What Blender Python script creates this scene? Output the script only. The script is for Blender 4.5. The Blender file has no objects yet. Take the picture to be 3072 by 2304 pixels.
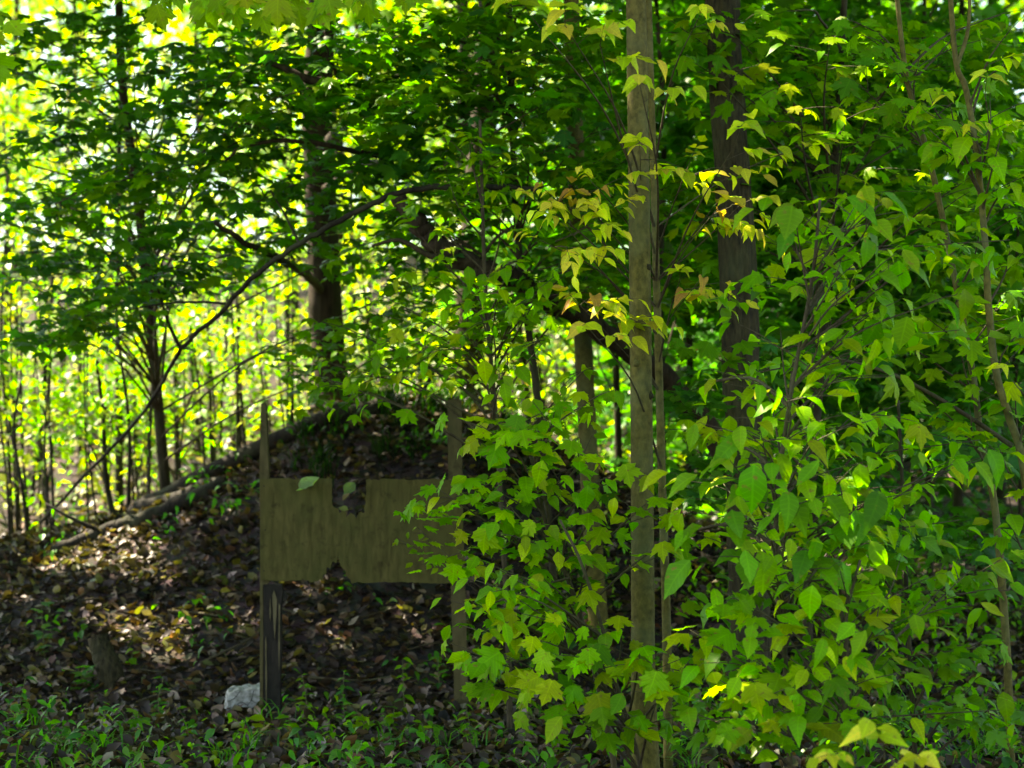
import bpy, bmesh, math, random
import numpy as np
from mathutils import Vector, Matrix

# ------------------------------------------------------------------ camera, light, exposure
scene = bpy.context.scene
COL = scene.collection
FPX = 1980.0
PITCH = math.radians(1.9)
CAMZ = 1.6
cam_d = bpy.data.cameras.new('camera')
cam = bpy.data.objects.new('camera', cam_d)
COL.objects.link(cam)
cam_d.sensor_width = 36.0
cam_d.lens = 36.0 * FPX / 1024.0
cam_d.clip_start = 0.1
cam_d.clip_end = 1000
cam.location = (0, 0, CAMZ)
cam.rotation_euler = (math.pi / 2 + PITCH, 0, 0)
cam_d.dof.use_dof = True
cam_d.dof.focus_distance = 9.3
cam_d.dof.aperture_fstop = 2.3
scene.camera = cam

SUN_EL, SUN_AZ = math.radians(51), math.radians(-60)      # azimuth from +Y, negative to the left
SUN_V = np.array([math.sin(SUN_AZ) * math.cos(SUN_EL), math.cos(SUN_AZ) * math.cos(SUN_EL), math.sin(SUN_EL)])
world = bpy.data.worlds.new('World')
scene.world = world
world.use_nodes = True
wn = world.node_tree
sky = wn.nodes.new('ShaderNodeTexSky')
sky.sky_type = 'NISHITA'
sky.sun_disc = False
sky.sun_elevation = SUN_EL
sky.sun_rotation = SUN_AZ
bg = wn.nodes['Background']
bg.inputs['Strength'].default_value = 0.1
wn.links.new(sky.outputs[0], bg.inputs['Color'])
sun_d = bpy.data.lights.new('sun', 'SUN')
sun_d.energy = 5.0
sun_d.angle = math.radians(0.55)
sun_d.color = (1.0, 0.93, 0.82)
sun = bpy.data.objects.new('sun', sun_d)
COL.objects.link(sun)
sun.location = (-20, 30, 40)
sun.rotation_euler = Vector(SUN_V).to_track_quat('Z', 'Y').to_euler()
vs = scene.view_settings
vs.view_transform = 'Standard'
vs.look = 'None'
vs.gamma = 1.0
vs.use_curve_mapping = False
vs.exposure = 2.72
vs.use_white_balance = True
vs.white_balance_temperature = 7800
vs.white_balance_tint = 10
scene.render.engine = 'CYCLES'
cy = scene.cycles
cy.max_bounces = 9
cy.diffuse_bounces = 5
cy.glossy_bounces = 2
cy.transmission_bounces = 6
cy.use_denoising = True
cy.sample_clamp_indirect = 6.0
cy.caustics_reflective = False
cy.caustics_refractive = False

rng = np.random.default_rng(7)
random.seed(7)
U = lambda a, b: float(rng.uniform(a, b))

# ------------------------------------------------------------------ pixel <-> world, terrain
def ray(px, py):
    u, v = (px - 512) / FPX, (384 - py) / FPX
    return np.array([u, math.cos(PITCH) - v * math.sin(PITCH), math.sin(PITCH) + v * math.cos(PITCH)])

def at(px, py, Y):
    d = ray(px, py)
    return np.array([0, 0, CAMZ]) + d * (Y / d[1])

def project(p):
    x, y, z = p[0], p[1], p[2] - CAMZ
    f = y * math.cos(PITCH) + z * math.sin(PITCH)
    v = -y * math.sin(PITCH) + z * math.cos(PITCH)
    return 512 + FPX * x / f, 384 - FPX * v / f

def sstep(a, b, x):
    t = np.clip((x - a) / (b - a), 0, 1)
    return t * t * (3 - 2 * t)

def bumps(x, y, s, seed):
    r = np.random.default_rng(seed)
    out = 0
    for k in range(6):
        a = r.uniform(0, 2 * math.pi)
        f = s * r.uniform(.6, 1.7)
        out = out + np.sin((x * math.cos(a) + y * math.sin(a)) * f + r.uniform(0, 6.28)) / 6
    return out

HX = [-9, -5, -3.54, -2.81, -2.27, -1.8, -1.47, -1.03, -0.3, 0.6, 1.5, 3, 9]
HZ = [.5, .66, .84, 1.09, 1.35, 1.62, 1.85, 1.96, 1.9, 1.5, .95, .45, .3]
def gh(x, y):
    x = np.asarray(x, float); y = np.asarray(y, float)
    H = np.interp(x, HX, HZ)
    P = np.interp(x, [-9, -3, 0, 2, 9], [.55, .72, 1.0, .7, .4])
    up = sstep(12.1, 15.5, y) * H
    back = sstep(15.6, 18.5, y)
    z = up * (1 - back) + P * back
    z = z + np.where(y > 19, 0.16 * (np.clip(y, 19, 75) - 19), 0) * sstep(19, 24, y)
    z = z + bumps(x, y, 2.6, 8) * .16 * sstep(12.4, 14, y) * (1 - sstep(16.5, 20, y))
    near = sstep(-40, 6, y)
    z = z + bumps(x, y, 1.3, 3) * .09 + bumps(x, y, 4.5, 4) * .03 + bumps(x, y, 11, 5) * .012
    return z * near

def ground_at(px, py):
    d = ray(px, py)
    for s in np.arange(7, 60, .02):
        p = np.array([0, 0, CAMZ]) + d * s
        if p[2] <= gh(p[0], p[1]):
            return p
    return p

# ------------------------------------------------------------------ materials
def new_mat(name):
    m = bpy.data.materials.new(name)
    m.use_nodes = True
    nt = m.node_tree
    nt.nodes.clear()
    return m, nt, nt.nodes, nt.links

def leaf_mat(name, per_object, trans=.52, rough=.46):
    m, nt, N, L = new_mat(name)
    out = N.new('ShaderNodeOutputMaterial')
    if per_object:
        src = N.new('ShaderNodeObjectInfo'); col = src.outputs['Color']
    else:
        src = N.new('ShaderNodeAttribute'); src.attribute_name = 'leaf_col'; col = src.outputs['Color']
    uv = N.new('ShaderNodeUVMap')
    if per_object:
        sep = N.new('ShaderNodeSeparateXYZ'); L.new(uv.outputs[0], sep.inputs[0])
        ab = N.new('ShaderNodeMath'); ab.operation = 'ABSOLUTE'; L.new(sep.outputs[0], ab.inputs[0])
        # side veins run outwards and towards the tip
        mu = N.new('ShaderNodeMath'); mu.operation = 'MULTIPLY_ADD'
        L.new(sep.outputs[1], mu.inputs[0]); mu.inputs[1].default_value = 8.0
        mm = N.new('ShaderNodeMath'); mm.operation = 'MULTIPLY'; L.new(ab.outputs[0], mm.inputs[0]); mm.inputs[1].default_value = -6.0
        L.new(mm.outputs[0], mu.inputs[2])
        fr = N.new('ShaderNodeMath'); fr.operation = 'FRACT'; L.new(mu.outputs[0], fr.inputs[0])
        lt = N.new('ShaderNodeMath'); lt.operation = 'LESS_THAN'; L.new(fr.outputs[0], lt.inputs[0]); lt.inputs[1].default_value = .14
        l2 = N.new('ShaderNodeMath'); l2.operation = 'LESS_THAN'; L.new(ab.outputs[0], l2.inputs[0]); l2.inputs[1].default_value = .022
        mx = N.new('ShaderNodeMath'); mx.operation = 'MAXIMUM'; L.new(lt.outputs[0], mx.inputs[0]); L.new(l2.outputs[0], mx.inputs[1])
        mv = N.new('ShaderNodeMixRGB'); mv.blend_type = 'MULTIPLY'
        ms = N.new('ShaderNodeMath'); ms.operation = 'MULTIPLY'; L.new(mx.outputs[0], ms.inputs[0]); ms.inputs[1].default_value = .8
        L.new(ms.outputs[0], mv.inputs[0]); L.new(col, mv.inputs[1]); mv.inputs[2].default_value = (1.35, 1.3, 1.2, 1)
        # small blotches, a different set on each leaf
        add = N.new('ShaderNodeVectorMath'); add.operation = 'ADD'; L.new(uv.outputs[0], add.inputs[0])
        cb = N.new('ShaderNodeCombineXYZ'); sc = N.new('ShaderNodeMath'); sc.operation = 'MULTIPLY'
        L.new(src.outputs['Random'], sc.inputs[0]); sc.inputs[1].default_value = 50
        L.new(sc.outputs[0], cb.inputs[0]); L.new(cb.outputs[0], add.inputs[1])
        no = N.new('ShaderNodeTexNoise'); no.inputs['Scale'].default_value = 4.5; no.inputs['Detail'].default_value = 3
        L.new(add.outputs[0], no.inputs['Vector'])
        rp = N.new('ShaderNodeValToRGB'); rp.color_ramp.elements[0].position = .62; rp.color_ramp.elements[1].position = .70
        L.new(no.outputs[0], rp.inputs[0])
        bl = N.new('ShaderNodeMixRGB'); L.new(rp.outputs[0], bl.inputs[0]); L.new(mv.outputs[0], bl.inputs[1])
        bl.inputs[2].default_value = (.20, .15, .025, 1)
        no2 = N.new('ShaderNodeTexNoise'); no2.inputs['Scale'].default_value = 1.6
        L.new(add.outputs[0], no2.inputs['Vector'])
        h = N.new('ShaderNodeHueSaturation'); L.new(bl.outputs[0], h.inputs['Color'])
        mr = N.new('ShaderNodeMapRange'); L.new(no2.outputs[0], mr.inputs[0]); mr.inputs[3].default_value = .75; mr.inputs[4].default_value = 1.25
        L.new(mr.outputs[0], h.inputs['Value'])
        col = h.outputs[0]
    p = N.new('ShaderNodeBsdfPrincipled')
    p.inputs['Roughness'].default_value = rough
    p.inputs['Specular IOR Level'].default_value = .11 if per_object else .25
    L.new(col, p.inputs['Base Color'])
    t = N.new('ShaderNodeBsdfTranslucent')
    tc = N.new('ShaderNodeMixRGB'); tc.blend_type = 'MULTIPLY'; tc.inputs[0].default_value = 1
    L.new(col, tc.inputs[1]); tc.inputs[2].default_value = (1.75, 2.5, .35, 1)
    L.new(tc.outputs[0], t.inputs['Color'])
    mix = N.new('ShaderNodeMixShader'); mix.inputs[0].default_value = trans
    L.new(p.outputs[0], mix.inputs[1]); L.new(t.outputs[0], mix.inputs[2])
    L.new(mix.outputs[0], out.inputs[0])
    return m

M_LEAF = leaf_mat('leaf', True)
M_LEAVES = leaf_mat('leaves', False, rough=.38)
M_LITTER = leaf_mat('litter', False, trans=.18, rough=.5)

def bark_mat(name, dark, light, scale, stretch, bump, moss=0.0):
    m, nt, N, L = new_mat(name)
    out = N.new('ShaderNodeOutputMaterial')
    p = N.new('ShaderNodeBsdfPrincipled'); p.inputs['Roughness'].default_value = .85
    p.inputs['Specular IOR Level'].default_value = .2
    tc = N.new('ShaderNodeTexCoord')
    mp = N.new('ShaderNodeMapping'); mp.inputs['Scale'].default_value = (scale, scale, scale / stretch)
    L.new(tc.outputs['Object'], mp.inputs[0])
    n1 = N.new('ShaderNodeTexNoise'); n1.inputs['Scale'].default_value = 1; n1.inputs['Detail'].default_value = 6; n1.inputs['Roughness'].default_value = .65
    L.new(mp.outputs[0], n1.inputs['Vector'])
    r = N.new('ShaderNodeValToRGB')
    r.color_ramp.elements[0].position = .32; r.color_ramp.elements[0].color = (*dark, 1)
    r.color_ramp.elements[1].position = .68; r.color_ramp.elements[1].color = (*light, 1)
    L.new(n1.outputs[0], r.inputs[0])
    n2 = N.new('ShaderNodeTexNoise'); n2.inputs['Scale'].default_value = 3.0; n2.inputs['Detail'].default_value = 4
    L.new(tc.outputs['Object'], n2.inputs['Vector'])
    r2 = N.new('ShaderNodeValToRGB'); r2.color_ramp.elements[0].position = .48; r2.color_ramp.elements[1].position = .66
    L.new(n2.outputs[0], r2.inputs[0])
    mm = N.new('ShaderNodeMath'); mm.operation = 'MULTIPLY'; L.new(r2.outputs[0], mm.inputs[0]); mm.inputs[1].default_value = moss
    mx = N.new('ShaderNodeMixRGB'); L.new(mm.outputs[0], mx.inputs[0]); L.new(r.outputs[0], mx.inputs[1])
    mx.inputs[2].default_value = (.10, .12, .05, 1)
    L.new(mx.outputs[0], p.inputs['Base Color'])
    b = N.new('ShaderNodeBump'); b.inputs['Strength'].default_value = bump; b.inputs['Distance'].default_value = .02
    L.new(n1.outputs[0], b.inputs['Height']); L.new(b.outputs[0], p.inputs['Normal'])
    L.new(p.outputs[0], out.inputs[0])
    return m

M_SMOOTH = bark_mat('smooth_bark', (.045, .04, .008), (.135, .118, .026), 34, 1.3, .5, .6)
M_ROUGH = bark_mat('rough_bark', (.006, .005, .002), (.06, .05, .020), 55, 4.5, 1.0, .25)
M_RED = bark_mat('reddish_bark', (.012, .008, .004), (.06, .042, .022), 30, 5, .7, .1)
M_DARK = bark_mat('dark_bark', (.012, .010, .004), (.045, .038, .017), 30, 3, .6, .2)
M_BLACK = bark_mat('shadow_black_bark', (.007, .006, .004), (.03, .025, .015), 30, 3, .7, .25)  # near black: the shadow on log and stems is put into the bark colour
M_TWIG = bark_mat('twig_bark', (.025, .02, .009), (.075, .06, .03), 50, 3, .3, .3)
M_GREENTWIG = bark_mat('green_twig', (.07, .075, .03), (.16, .17, .06), 40, 3, .2, .3)

def wood_mat(name, c0, c1, c2):
    m, nt, N, L = new_mat(name)
    out = N.new('ShaderNodeOutputMaterial')
    p = N.new('ShaderNodeBsdfPrincipled'); p.inputs['Roughness'].default_value = .85; p.inputs['Specular IOR Level'].default_value = .15
    tc = N.new('ShaderNodeTexCoord')
    mp = N.new('ShaderNodeMapping'); mp.inputs['Scale'].default_value = (30, 30, 7)
    L.new(tc.outputs['Object'], mp.inputs[0])
    n1 = N.new('ShaderNodeTexNoise'); n1.inputs['Scale'].default_value = 1; n1.inputs['Detail'].default_value = 7; n1.inputs['Distortion'].default_value = .6
    L.new(mp.outputs[0], n1.inputs['Vector'])
    r = N.new('ShaderNodeValToRGB')
    r.color_ramp.elements[0].position = .28; r.color_ramp.elements[0].color = (*c0, 1)
    r.color_ramp.elements[1].position = .72; r.color_ramp.elements[1].color = (*c1, 1)
    L.new(n1.outputs[0], r.inputs[0])
    n2 = N.new('ShaderNodeTexNoise'); n2.inputs['Scale'].default_value = 5; n2.inputs['Detail'].default_value = 5
    L.new(tc.outputs['Object'], n2.inputs['Vector'])
    r2 = N.new('ShaderNodeValToRGB'); r2.color_ramp.elements[0].position = .42; r2.color_ramp.elements[1].position = .68
    L.new(n2.outputs[0], r2.inputs[0])
    mm = N.new('ShaderNodeMath'); mm.operation = 'MULTIPLY'; L.new(r2.outputs[0], mm.inputs[0]); mm.inputs[1].default_value = .6
    mx = N.new('ShaderNodeMixRGB'); L.new(mm.outputs[0], mx.inputs[0]); L.new(r.outputs[0], mx.inputs[1]); mx.inputs[2].default_value = (*c2, 1)
    n3 = N.new('ShaderNodeTexNoise'); n3.inputs['Scale'].default_value = 14; n3.inputs['Detail'].default_value = 6; n3.inputs['Roughness'].default_value = .7
    L.new(tc.outputs['Object'], n3.inputs['Vector'])
    r3 = N.new('ShaderNodeValToRGB'); r3.color_ramp.elements[0].position = .54; r3.color_ramp.elements[1].position = .7
    r3.color_ramp.elements[0].color = (1, 1, 1, 1); r3.color_ramp.elements[1].color = (.35, .33, .3, 1)
    L.new(n3.outputs[0], r3.inputs[0])
    m3 = N.new('ShaderNodeMixRGB'); m3.blend_type = 'MULTIPLY'; m3.inputs[0].default_value = .8
    L.new(mx.outputs[0], m3.inputs[1]); L.new(r3.outputs[0], m3.inputs[2]); mx = m3
    L.new(mx.outputs[0], p.inputs['Base Color'])
    b = N.new('ShaderNodeBump'); b.inputs['Strength'].default_value = .5; b.inputs['Distance'].default_value = .006
    L.new(n1.outputs[0], b.inputs['Height']); L.new(b.outputs[0], p.inputs['Normal'])
    L.new(p.outputs[0], out.inputs[0])
    return m
M_PLY = wood_mat('weathered_plywood', (.045, .039, .009), (.10, .085, .024), (.055, .06, .014))
M_POST = wood_mat('weathered_post', (.045, .036, .013), (.11, .088, .036), (.055, .056, .02))
M_ROT = wood_mat('rotten_wood', (.008, .007, .006), (.035, .028, .02), (.012, .012, .008))
M_SPLINT = wood_mat('split_wood', (.05, .042, .02), (.17, .14, .07), (.07, .06, .03))

def ground_mat():
    m, nt, N, L = new_mat('forest_floor')
    out = N.new('ShaderNodeOutputMaterial')
    p = N.new('ShaderNodeBsdfPrincipled'); p.inputs['Roughness'].default_value = .95; p.inputs['Specular IOR Level'].default_value = .1
    tc = N.new('ShaderNodeTexCoord')
    n1 = N.new('ShaderNodeTexNoise'); n1.inputs['Scale'].default_value = 9; n1.inputs['Detail'].default_value = 8; n1.inputs['Roughness'].default_value = .7
    L.new(tc.outputs['Object'], n1.inputs['Vector'])
    v = N.new('ShaderNodeTexVoronoi'); v.inputs['Scale'].default_value = 16
    L.new(tc.outputs['Object'], v.inputs['Vector'])
    r = N.new('ShaderNodeValToRGB'); e = r.color_ramp.elements
    e[0].position = .3; e[0].color = (.014, .01, .007, 1); e[1].position = .7; e[1].color = (.07, .046, .028, 1)
    L.new(n1.outputs[0], r.inputs[0])
    mx = N.new('ShaderNodeMixRGB'); mx.blend_type = 'OVERLAY'; mx.inputs[0].default_value = .45
    L.new(r.outputs[0], mx.inputs[1]); L.new(v.outputs['Color'], mx.inputs[2])
    hs = N.new('ShaderNodeHueSaturation'); hs.inputs['Saturation'].default_value = .6; L.new(mx.outputs[0], hs.inputs['Color'])
    L.new(hs.outputs[0], p.inputs['Base Color'])
    b = N.new('ShaderNodeBump'); b.inputs['Strength'].default_value = .8; b.inputs['Distance'].default_value = .04
    L.new(n1.outputs[0], b.inputs['Height']); L.new(b.outputs[0], p.inputs['Normal'])
    L.new(p.outputs[0], out.inputs[0])
    return m
M_GROUND = ground_mat()

def stone_mat():
    m, nt, N, L = new_mat('pale_stone')
    out = N.new('ShaderNodeOutputMaterial')
    p = N.new('ShaderNodeBsdfPrincipled'); p.inputs['Roughness'].default_value = .7
    tc = N.new('ShaderNodeTexCoord')
    n1 = N.new('ShaderNodeTexNoise'); n1.inputs['Scale'].default_value = 38; n1.inputs['Detail'].default_value = 6
    L.new(tc.outputs['Object'], n1.inputs['Vector'])
    r = N.new('ShaderNodeValToRGB'); e = r.color_ramp.elements
    e[0].position = .3; e[0].color = (.13, .12, .085, 1); e[1].position = .66; e[1].color = (.42, .41, .36, 1)
    L.new(n1.outputs[0], r.inputs[0]); L.new(r.outputs[0], p.inputs['Base Color'])
    b = N.new('ShaderNodeBump'); b.inputs['Strength'].default_value = .5; b.inputs['Distance'].default_value = .006
    L.new(n1.outputs[0], b.inputs['Height']); L.new(b.outputs[0], p.inputs['Normal'])
    L.new(p.outputs[0], out.inputs[0])
    return m
M_STONE = stone_mat()

# ------------------------------------------------------------------ object helpers
def link(name, me, mat=None, parent=None, loc=(0, 0, 0)):
    o = bpy.data.objects.new(name, me)
    COL.objects.link(o)
    if mat is not None and me is not None:
        if not me.materials:
            me.materials.append(mat)
    o.location = loc
    if parent is not None:
        o.parent = parent
    return o

def thing(name, label, cat, loc, group=None):
    o = bpy.data.objects.new(name, None)
    o.empty_display_size = .2
    COL.objects.link(o)
    o.location = loc
    o['label'] = label
    o['category'] = cat
    if group:
        o['group'] = group
    return o

def tag(o, label=None, cat=None, group=None, kind=None):
    if label: o['label'] = label
    if cat: o['category'] = cat
    if group: o['group'] = group
    if kind: o['kind'] = kind
    return o

def mesh_arrays(name, V, F, col=None, uv=None, smooth=True):
    """V (n,3); F (m,3) triangles or (m,4) quads; col (n,3) pigment per vertex; uv (n,2)"""
    me = bpy.data.meshes.new(name)
    n, m, k = len(V), len(F), F.shape[1]
    me.vertices.add(n)
    me.vertices.foreach_set('co', np.ascontiguousarray(V, np.float32).ravel())
    me.loops.add(m * k)
    idx = np.ascontiguousarray(F, np.int32).ravel()
    me.loops.foreach_set('vertex_index', idx)
    me.polygons.add(m)
    me.polygons.foreach_set('loop_start', np.arange(0, m * k, k, dtype=np.int32))
    me.polygons.foreach_set('loop_total', np.full(m, k, np.int32))
    me.polygons.foreach_set('use_smooth', np.full(m, smooth, bool))
    if uv is not None:
        l = me.uv_layers.new(name='UVMap')
        l.data.foreach_set('uv', np.ascontiguousarray(uv[idx], np.float32).ravel())
    if col is not None:
        a = me.color_attributes.new('leaf_col', 'FLOAT_COLOR', 'POINT')
        c4 = np.ones((n, 4), np.float32); c4[:, :3] = col
        a.data.foreach_set('color', c4.ravel())
    me.update(calc_edges=True)
    return me

class Tubes:
    """collects tapered tubes, builds one mesh"""
    def __init__(self):
        self.V, self.F, self.n = [], [], 0
    def add(self, P, R, sides=6, ridge=0.0, seed=0, cap=True):
        P = np.asarray(P, float); R = np.asarray(R, float)
        m = len(P)
        T = np.gradient(P, axis=0)
        T /= np.linalg.norm(T, axis=1)[:, None] + 1e-9
        ref = np.array([0.0, 1, 0]) if abs(T[0][1]) < .9 else np.array([1.0, 0, 0])
        A = np.cross(T, ref); A /= np.linalg.norm(A, axis=1)[:, None] + 1e-9
        B = np.cross(T, A)
        th = np.linspace(0, 2 * math.pi, sides, endpoint=False)
        rad = R[:, None] * np.ones((m, sides))
        if ridge:
            r = np.random.default_rng(seed)
            z = np.linspace(0, 1, m)[:, None] * np.linalg.norm(P[-1] - P[0])
            s = 0
            for k in range(7):
                f = int(r.integers(5, 13)); s = s + np.sin(f * th[None] + r.uniform(0, 6.28) + np.sin(z * r.uniform(3, 9) + r.uniform(0, 6)) * 1.2)
            for k in range(4):
                s = s + .8 * np.sin(th[None] * int(r.integers(1, 4)) + z * r.uniform(8, 30) + r.uniform(0, 6))
            rad = rad * (1 + ridge * s / 5)
        X = P[:, None] + rad[..., None] * (np.cos(th)[None, :, None] * A[:, None] + np.sin(th)[None, :, None] * B[:, None])
        self.V.append(X.reshape(-1, 3))
        i = np.arange(m - 1)[:, None] * sides; j = np.arange(sides)[None]; j2 = (j + 1) % sides
        q = np.stack([i + j, i + j2, i + sides + j2, i + sides + j], -1).reshape(-1, 4) + self.n
        self.F.append(q)
        self.n += m * sides
        if cap:
            for e, pt in ((0, P[0]), (m - 1, P[-1])):
                self.V.append(pt[None]); c = self.n; self.n += 1
                b = c - (m * sides if e == 0 else m * sides + 1) + e * sides
                jj = np.arange(sides)
                self.F.append(np.stack([b + jj, b + (jj + 1) % sides, np.full(sides, c), np.full(sides, c)], -1))
    def build(self, name, mat, parent=None, origin=(0, 0, 0)):
        V = np.concatenate(self.V) - np.asarray(origin)
        F = np.concatenate(self.F)
        me = bpy.data.meshes.new(name)
        fl = [tuple(f) if f[2] != f[3] else tuple(f[:3]) for f in F.tolist()]
        me.from_pydata(V.tolist(), [], fl)
        me.polygons.foreach_set('use_smooth', np.ones(len(fl), bool))
        me.update()
        return link(name, me, mat, parent)

def curve(pts, n):
    """Catmull-Rom through pts, n samples"""
    P = np.asarray(pts, float)
    if len(P) == 2:
        return P[0] + (P[1] - P[0]) * np.linspace(0, 1, n)[:, None]
    P = np.vstack([2 * P[0] - P[1], P, 2 * P[-1] - P[-2]])
    segs = len(P) - 3
    out = []
    for t in np.linspace(0, segs - 1e-6, n):
        k = int(t); u = t - k
        a, b, c, d = P[k:k + 4]
        out.append(.5 * ((2 * b) + (-a + c) * u + (2 * a - 5 * b + 4 * c - d) * u * u + (-a + 3 * b - 3 * c + d) * u ** 3))
    return np.array(out)

def norm(v):
    v = np.asarray(v, float)
    return v / (np.linalg.norm(v) + 1e-9)

# gaps in the canopy through which the sun reaches the floor
GAPS = [(ground_at(150, 612), .42), (ground_at(170, 655), .22), (ground_at(336, 610), .26), (ground_at(240, 625), .2), (ground_at(100, 560), .5), (ground_at(430, 640), .16), (ground_at(30, 590), .3), (ground_at(340, 640), .2),
        (ground_at(135, 700), .14), (ground_at(200, 740), .12), (ground_at(890, 620), .25), (at(820, 437, 8), .2), (at(950, 440, 9), .18), (at(610, 325, 9.2), .22), (at(930, 470, 8.8), .2), (at(745, 700, 7.8), .2), (at(820, 60, 10.3), .35)]

# ------------------------------------------------------------------ leaf templates (length 1 along +Y, base at the origin, up +Z)
def ovate_leaf(width, rows, droop, fold, wave, tip, seed):
    r = np.random.default_rng(seed)
    V, uv, F = [], [], []
    for i in range(rows + 1):
        t = i / rows
        w = width * 1.12 * (math.sin(math.pi * t ** .9) ** 1.05) * (1 - tip * t * t) if 0 < t < 1 else 0
        w *= 1 + r.uniform(-.1, .1)
        z = -droop * t * t
        y = t * (1 - .25 * abs(droop) * t)
        sw = .03 * math.sin(t * 3 + seed)
        if w == 0:
            V.append((sw, y, z)); uv.append((0, t))
        else:
            zz = fold * w + wave * r.uniform(-1, 1)
            V += [(sw - w, y - .02, z + zz), (sw, y, z), (sw + w, y - .02, z + fold * w + wave * r.uniform(-1, 1))]
            uv += [(-w, t), (0, t), (w, t)]
    F.append((0, 2, 1)); F.append((0, 3, 2))
    for i in range(rows - 2):
        a = 1 + i * 3; b = a + 3
        F += [(a, a + 1, b), (a + 1, b + 1, b), (a + 1, a + 2, b + 1), (a + 2, b + 2, b + 1)]
    a = 1 + (rows - 2) * 3; e = len(V) - 1
    F += [(a, a + 1, e), (a + 1, a + 2, e)]
    return np.array(V), np.array(F), np.array(uv)

MAPLE = [(0, 0), (.10, -.05), (.22, .02), (.38, .04), (.33, .16), (.52, .30), (.45, .38), (.66, .58), (.42, .56), (.36, .64), (.20, .52),
         (.22, .74), (.12, .78), (0, 1.05)]
def maple_leaf(droop, wave, seed):
    r = np.random.default_rng(seed)
    right = [(x * r.uniform(.9, 1.08), y + r.uniform(-.02, .02)) for x, y in MAPLE]
    left = [(-x * r.uniform(.9, 1.08), y + r.uniform(-.02, .02)) for x, y in MAPLE[1:-1]]
    outl = [(0, 0)] + right[1:] + left[::-1]
    c = (0, .36)
    V, uv = [], []
    for x, y in [c] + outl:
        d2 = x * x + (y - .3) ** 2
        V.append((x, y * (1 - .12 * abs(droop)), -droop * d2 * .9 + wave * r.uniform(-1, 1) - .06 * abs(x)))
        uv.append((x, y))
    n = len(outl)
    F = [(0, 1 + i, 1 + (i + 1) % n) for i in range(n)]
    # fan order runs up the right side: counter-clockwise seen from above
    return np.array(V), np.array(F), np.array(uv)

SMALL = (np.array([(0, 0, 0), (-.3, .4, .05), (0, .5, -.03), (.3, .4, .05), (0, 1, -.16)]),
         np.array([(0, 2, 1), (0, 3, 2), (1, 2, 4), (2, 3, 4)]), np.array([(0, 0), (-.3, .4), (0, .5), (.3, .4), (0, 1.0)]))
LITTER = (np.array([(0, 0, .02), (-.33, .35, .14), (0, .4, 0), (.3, .42, .12), (-.24, .72, .10), (0, .75, .03), (.25, .7, .2), (.03, 1, .16)]),
          np.array([(0, 2, 1), (0, 3, 2), (1, 2, 4), (2, 5, 4), (2, 3, 5), (3, 6, 5), (4, 5, 7), (5, 6, 7)]),
          np.array([(0, 0), (-.33, .35), (0, .4), (.3, .42), (-.24, .72), (0, .75), (.25, .7), (.03, 1)]))
OV = [ovate_leaf(.215, 8, d, f, .03, .25, s) for s, (d, f) in enumerate([(.25, .25), (.5, .15), (.1, .45), (.7, .3), (.3, .7), (-.2, .3), (.45, .5)])]
OVW = [ovate_leaf(.28, 8, d, f, .035, .25, s + 20) for s, (d, f) in enumerate([(.2, .2), (.55, .1), (.1, .4), (.4, .45), (-.2, .25), (.7, .3)])]
NARROW = [ovate_leaf(.17, 6, d, f, .02, .3, s + 40) for s, (d, f) in enumerate([(.2, .3), (.5, .2), (.35, .4)])]
CURL = [ovate_leaf(.27, 7, d, f, .07, .2, s + 60) for s, (d, f) in enumerate([(.9, .9), (-.5, .8), (.5, 1.2)])]
MP = [maple_leaf(d, w, s + 80) for s, (d, w) in enumerate([(.15, .03), (.4, .04), (.65, .05), (.05, .05), (.25, .06), (-.25, .05), (.9, .04)])]
KINDS = {'ovate': OV, 'broad': OVW, 'narrow': NARROW, 'maple': MP, 'curled': CURL}
LEAF_ME = {}
for k, lst in KINDS.items():
    LEAF_ME[k] = []
    for V, F, uv in lst:
        me = mesh_arrays(k + '_leaf', V, F, uv=uv)
        me.materials.append(M_LEAF)
        LEAF_ME[k].append(me)

def leaf_frame(axis, nrm):
    y = norm(axis)
    x = norm(np.cross(y, nrm))
    z = np.cross(x, y)
    return np.stack([x, y, z], 1)

def frames(axis, nrm):
    y = axis / (np.linalg.norm(axis, axis=1)[:, None] + 1e-9)
    x = np.cross(y, nrm); x /= np.linalg.norm(x, axis=1)[:, None] + 1e-9
    z = np.cross(x, y)
    return np.stack([x, y, z], 2)

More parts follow.
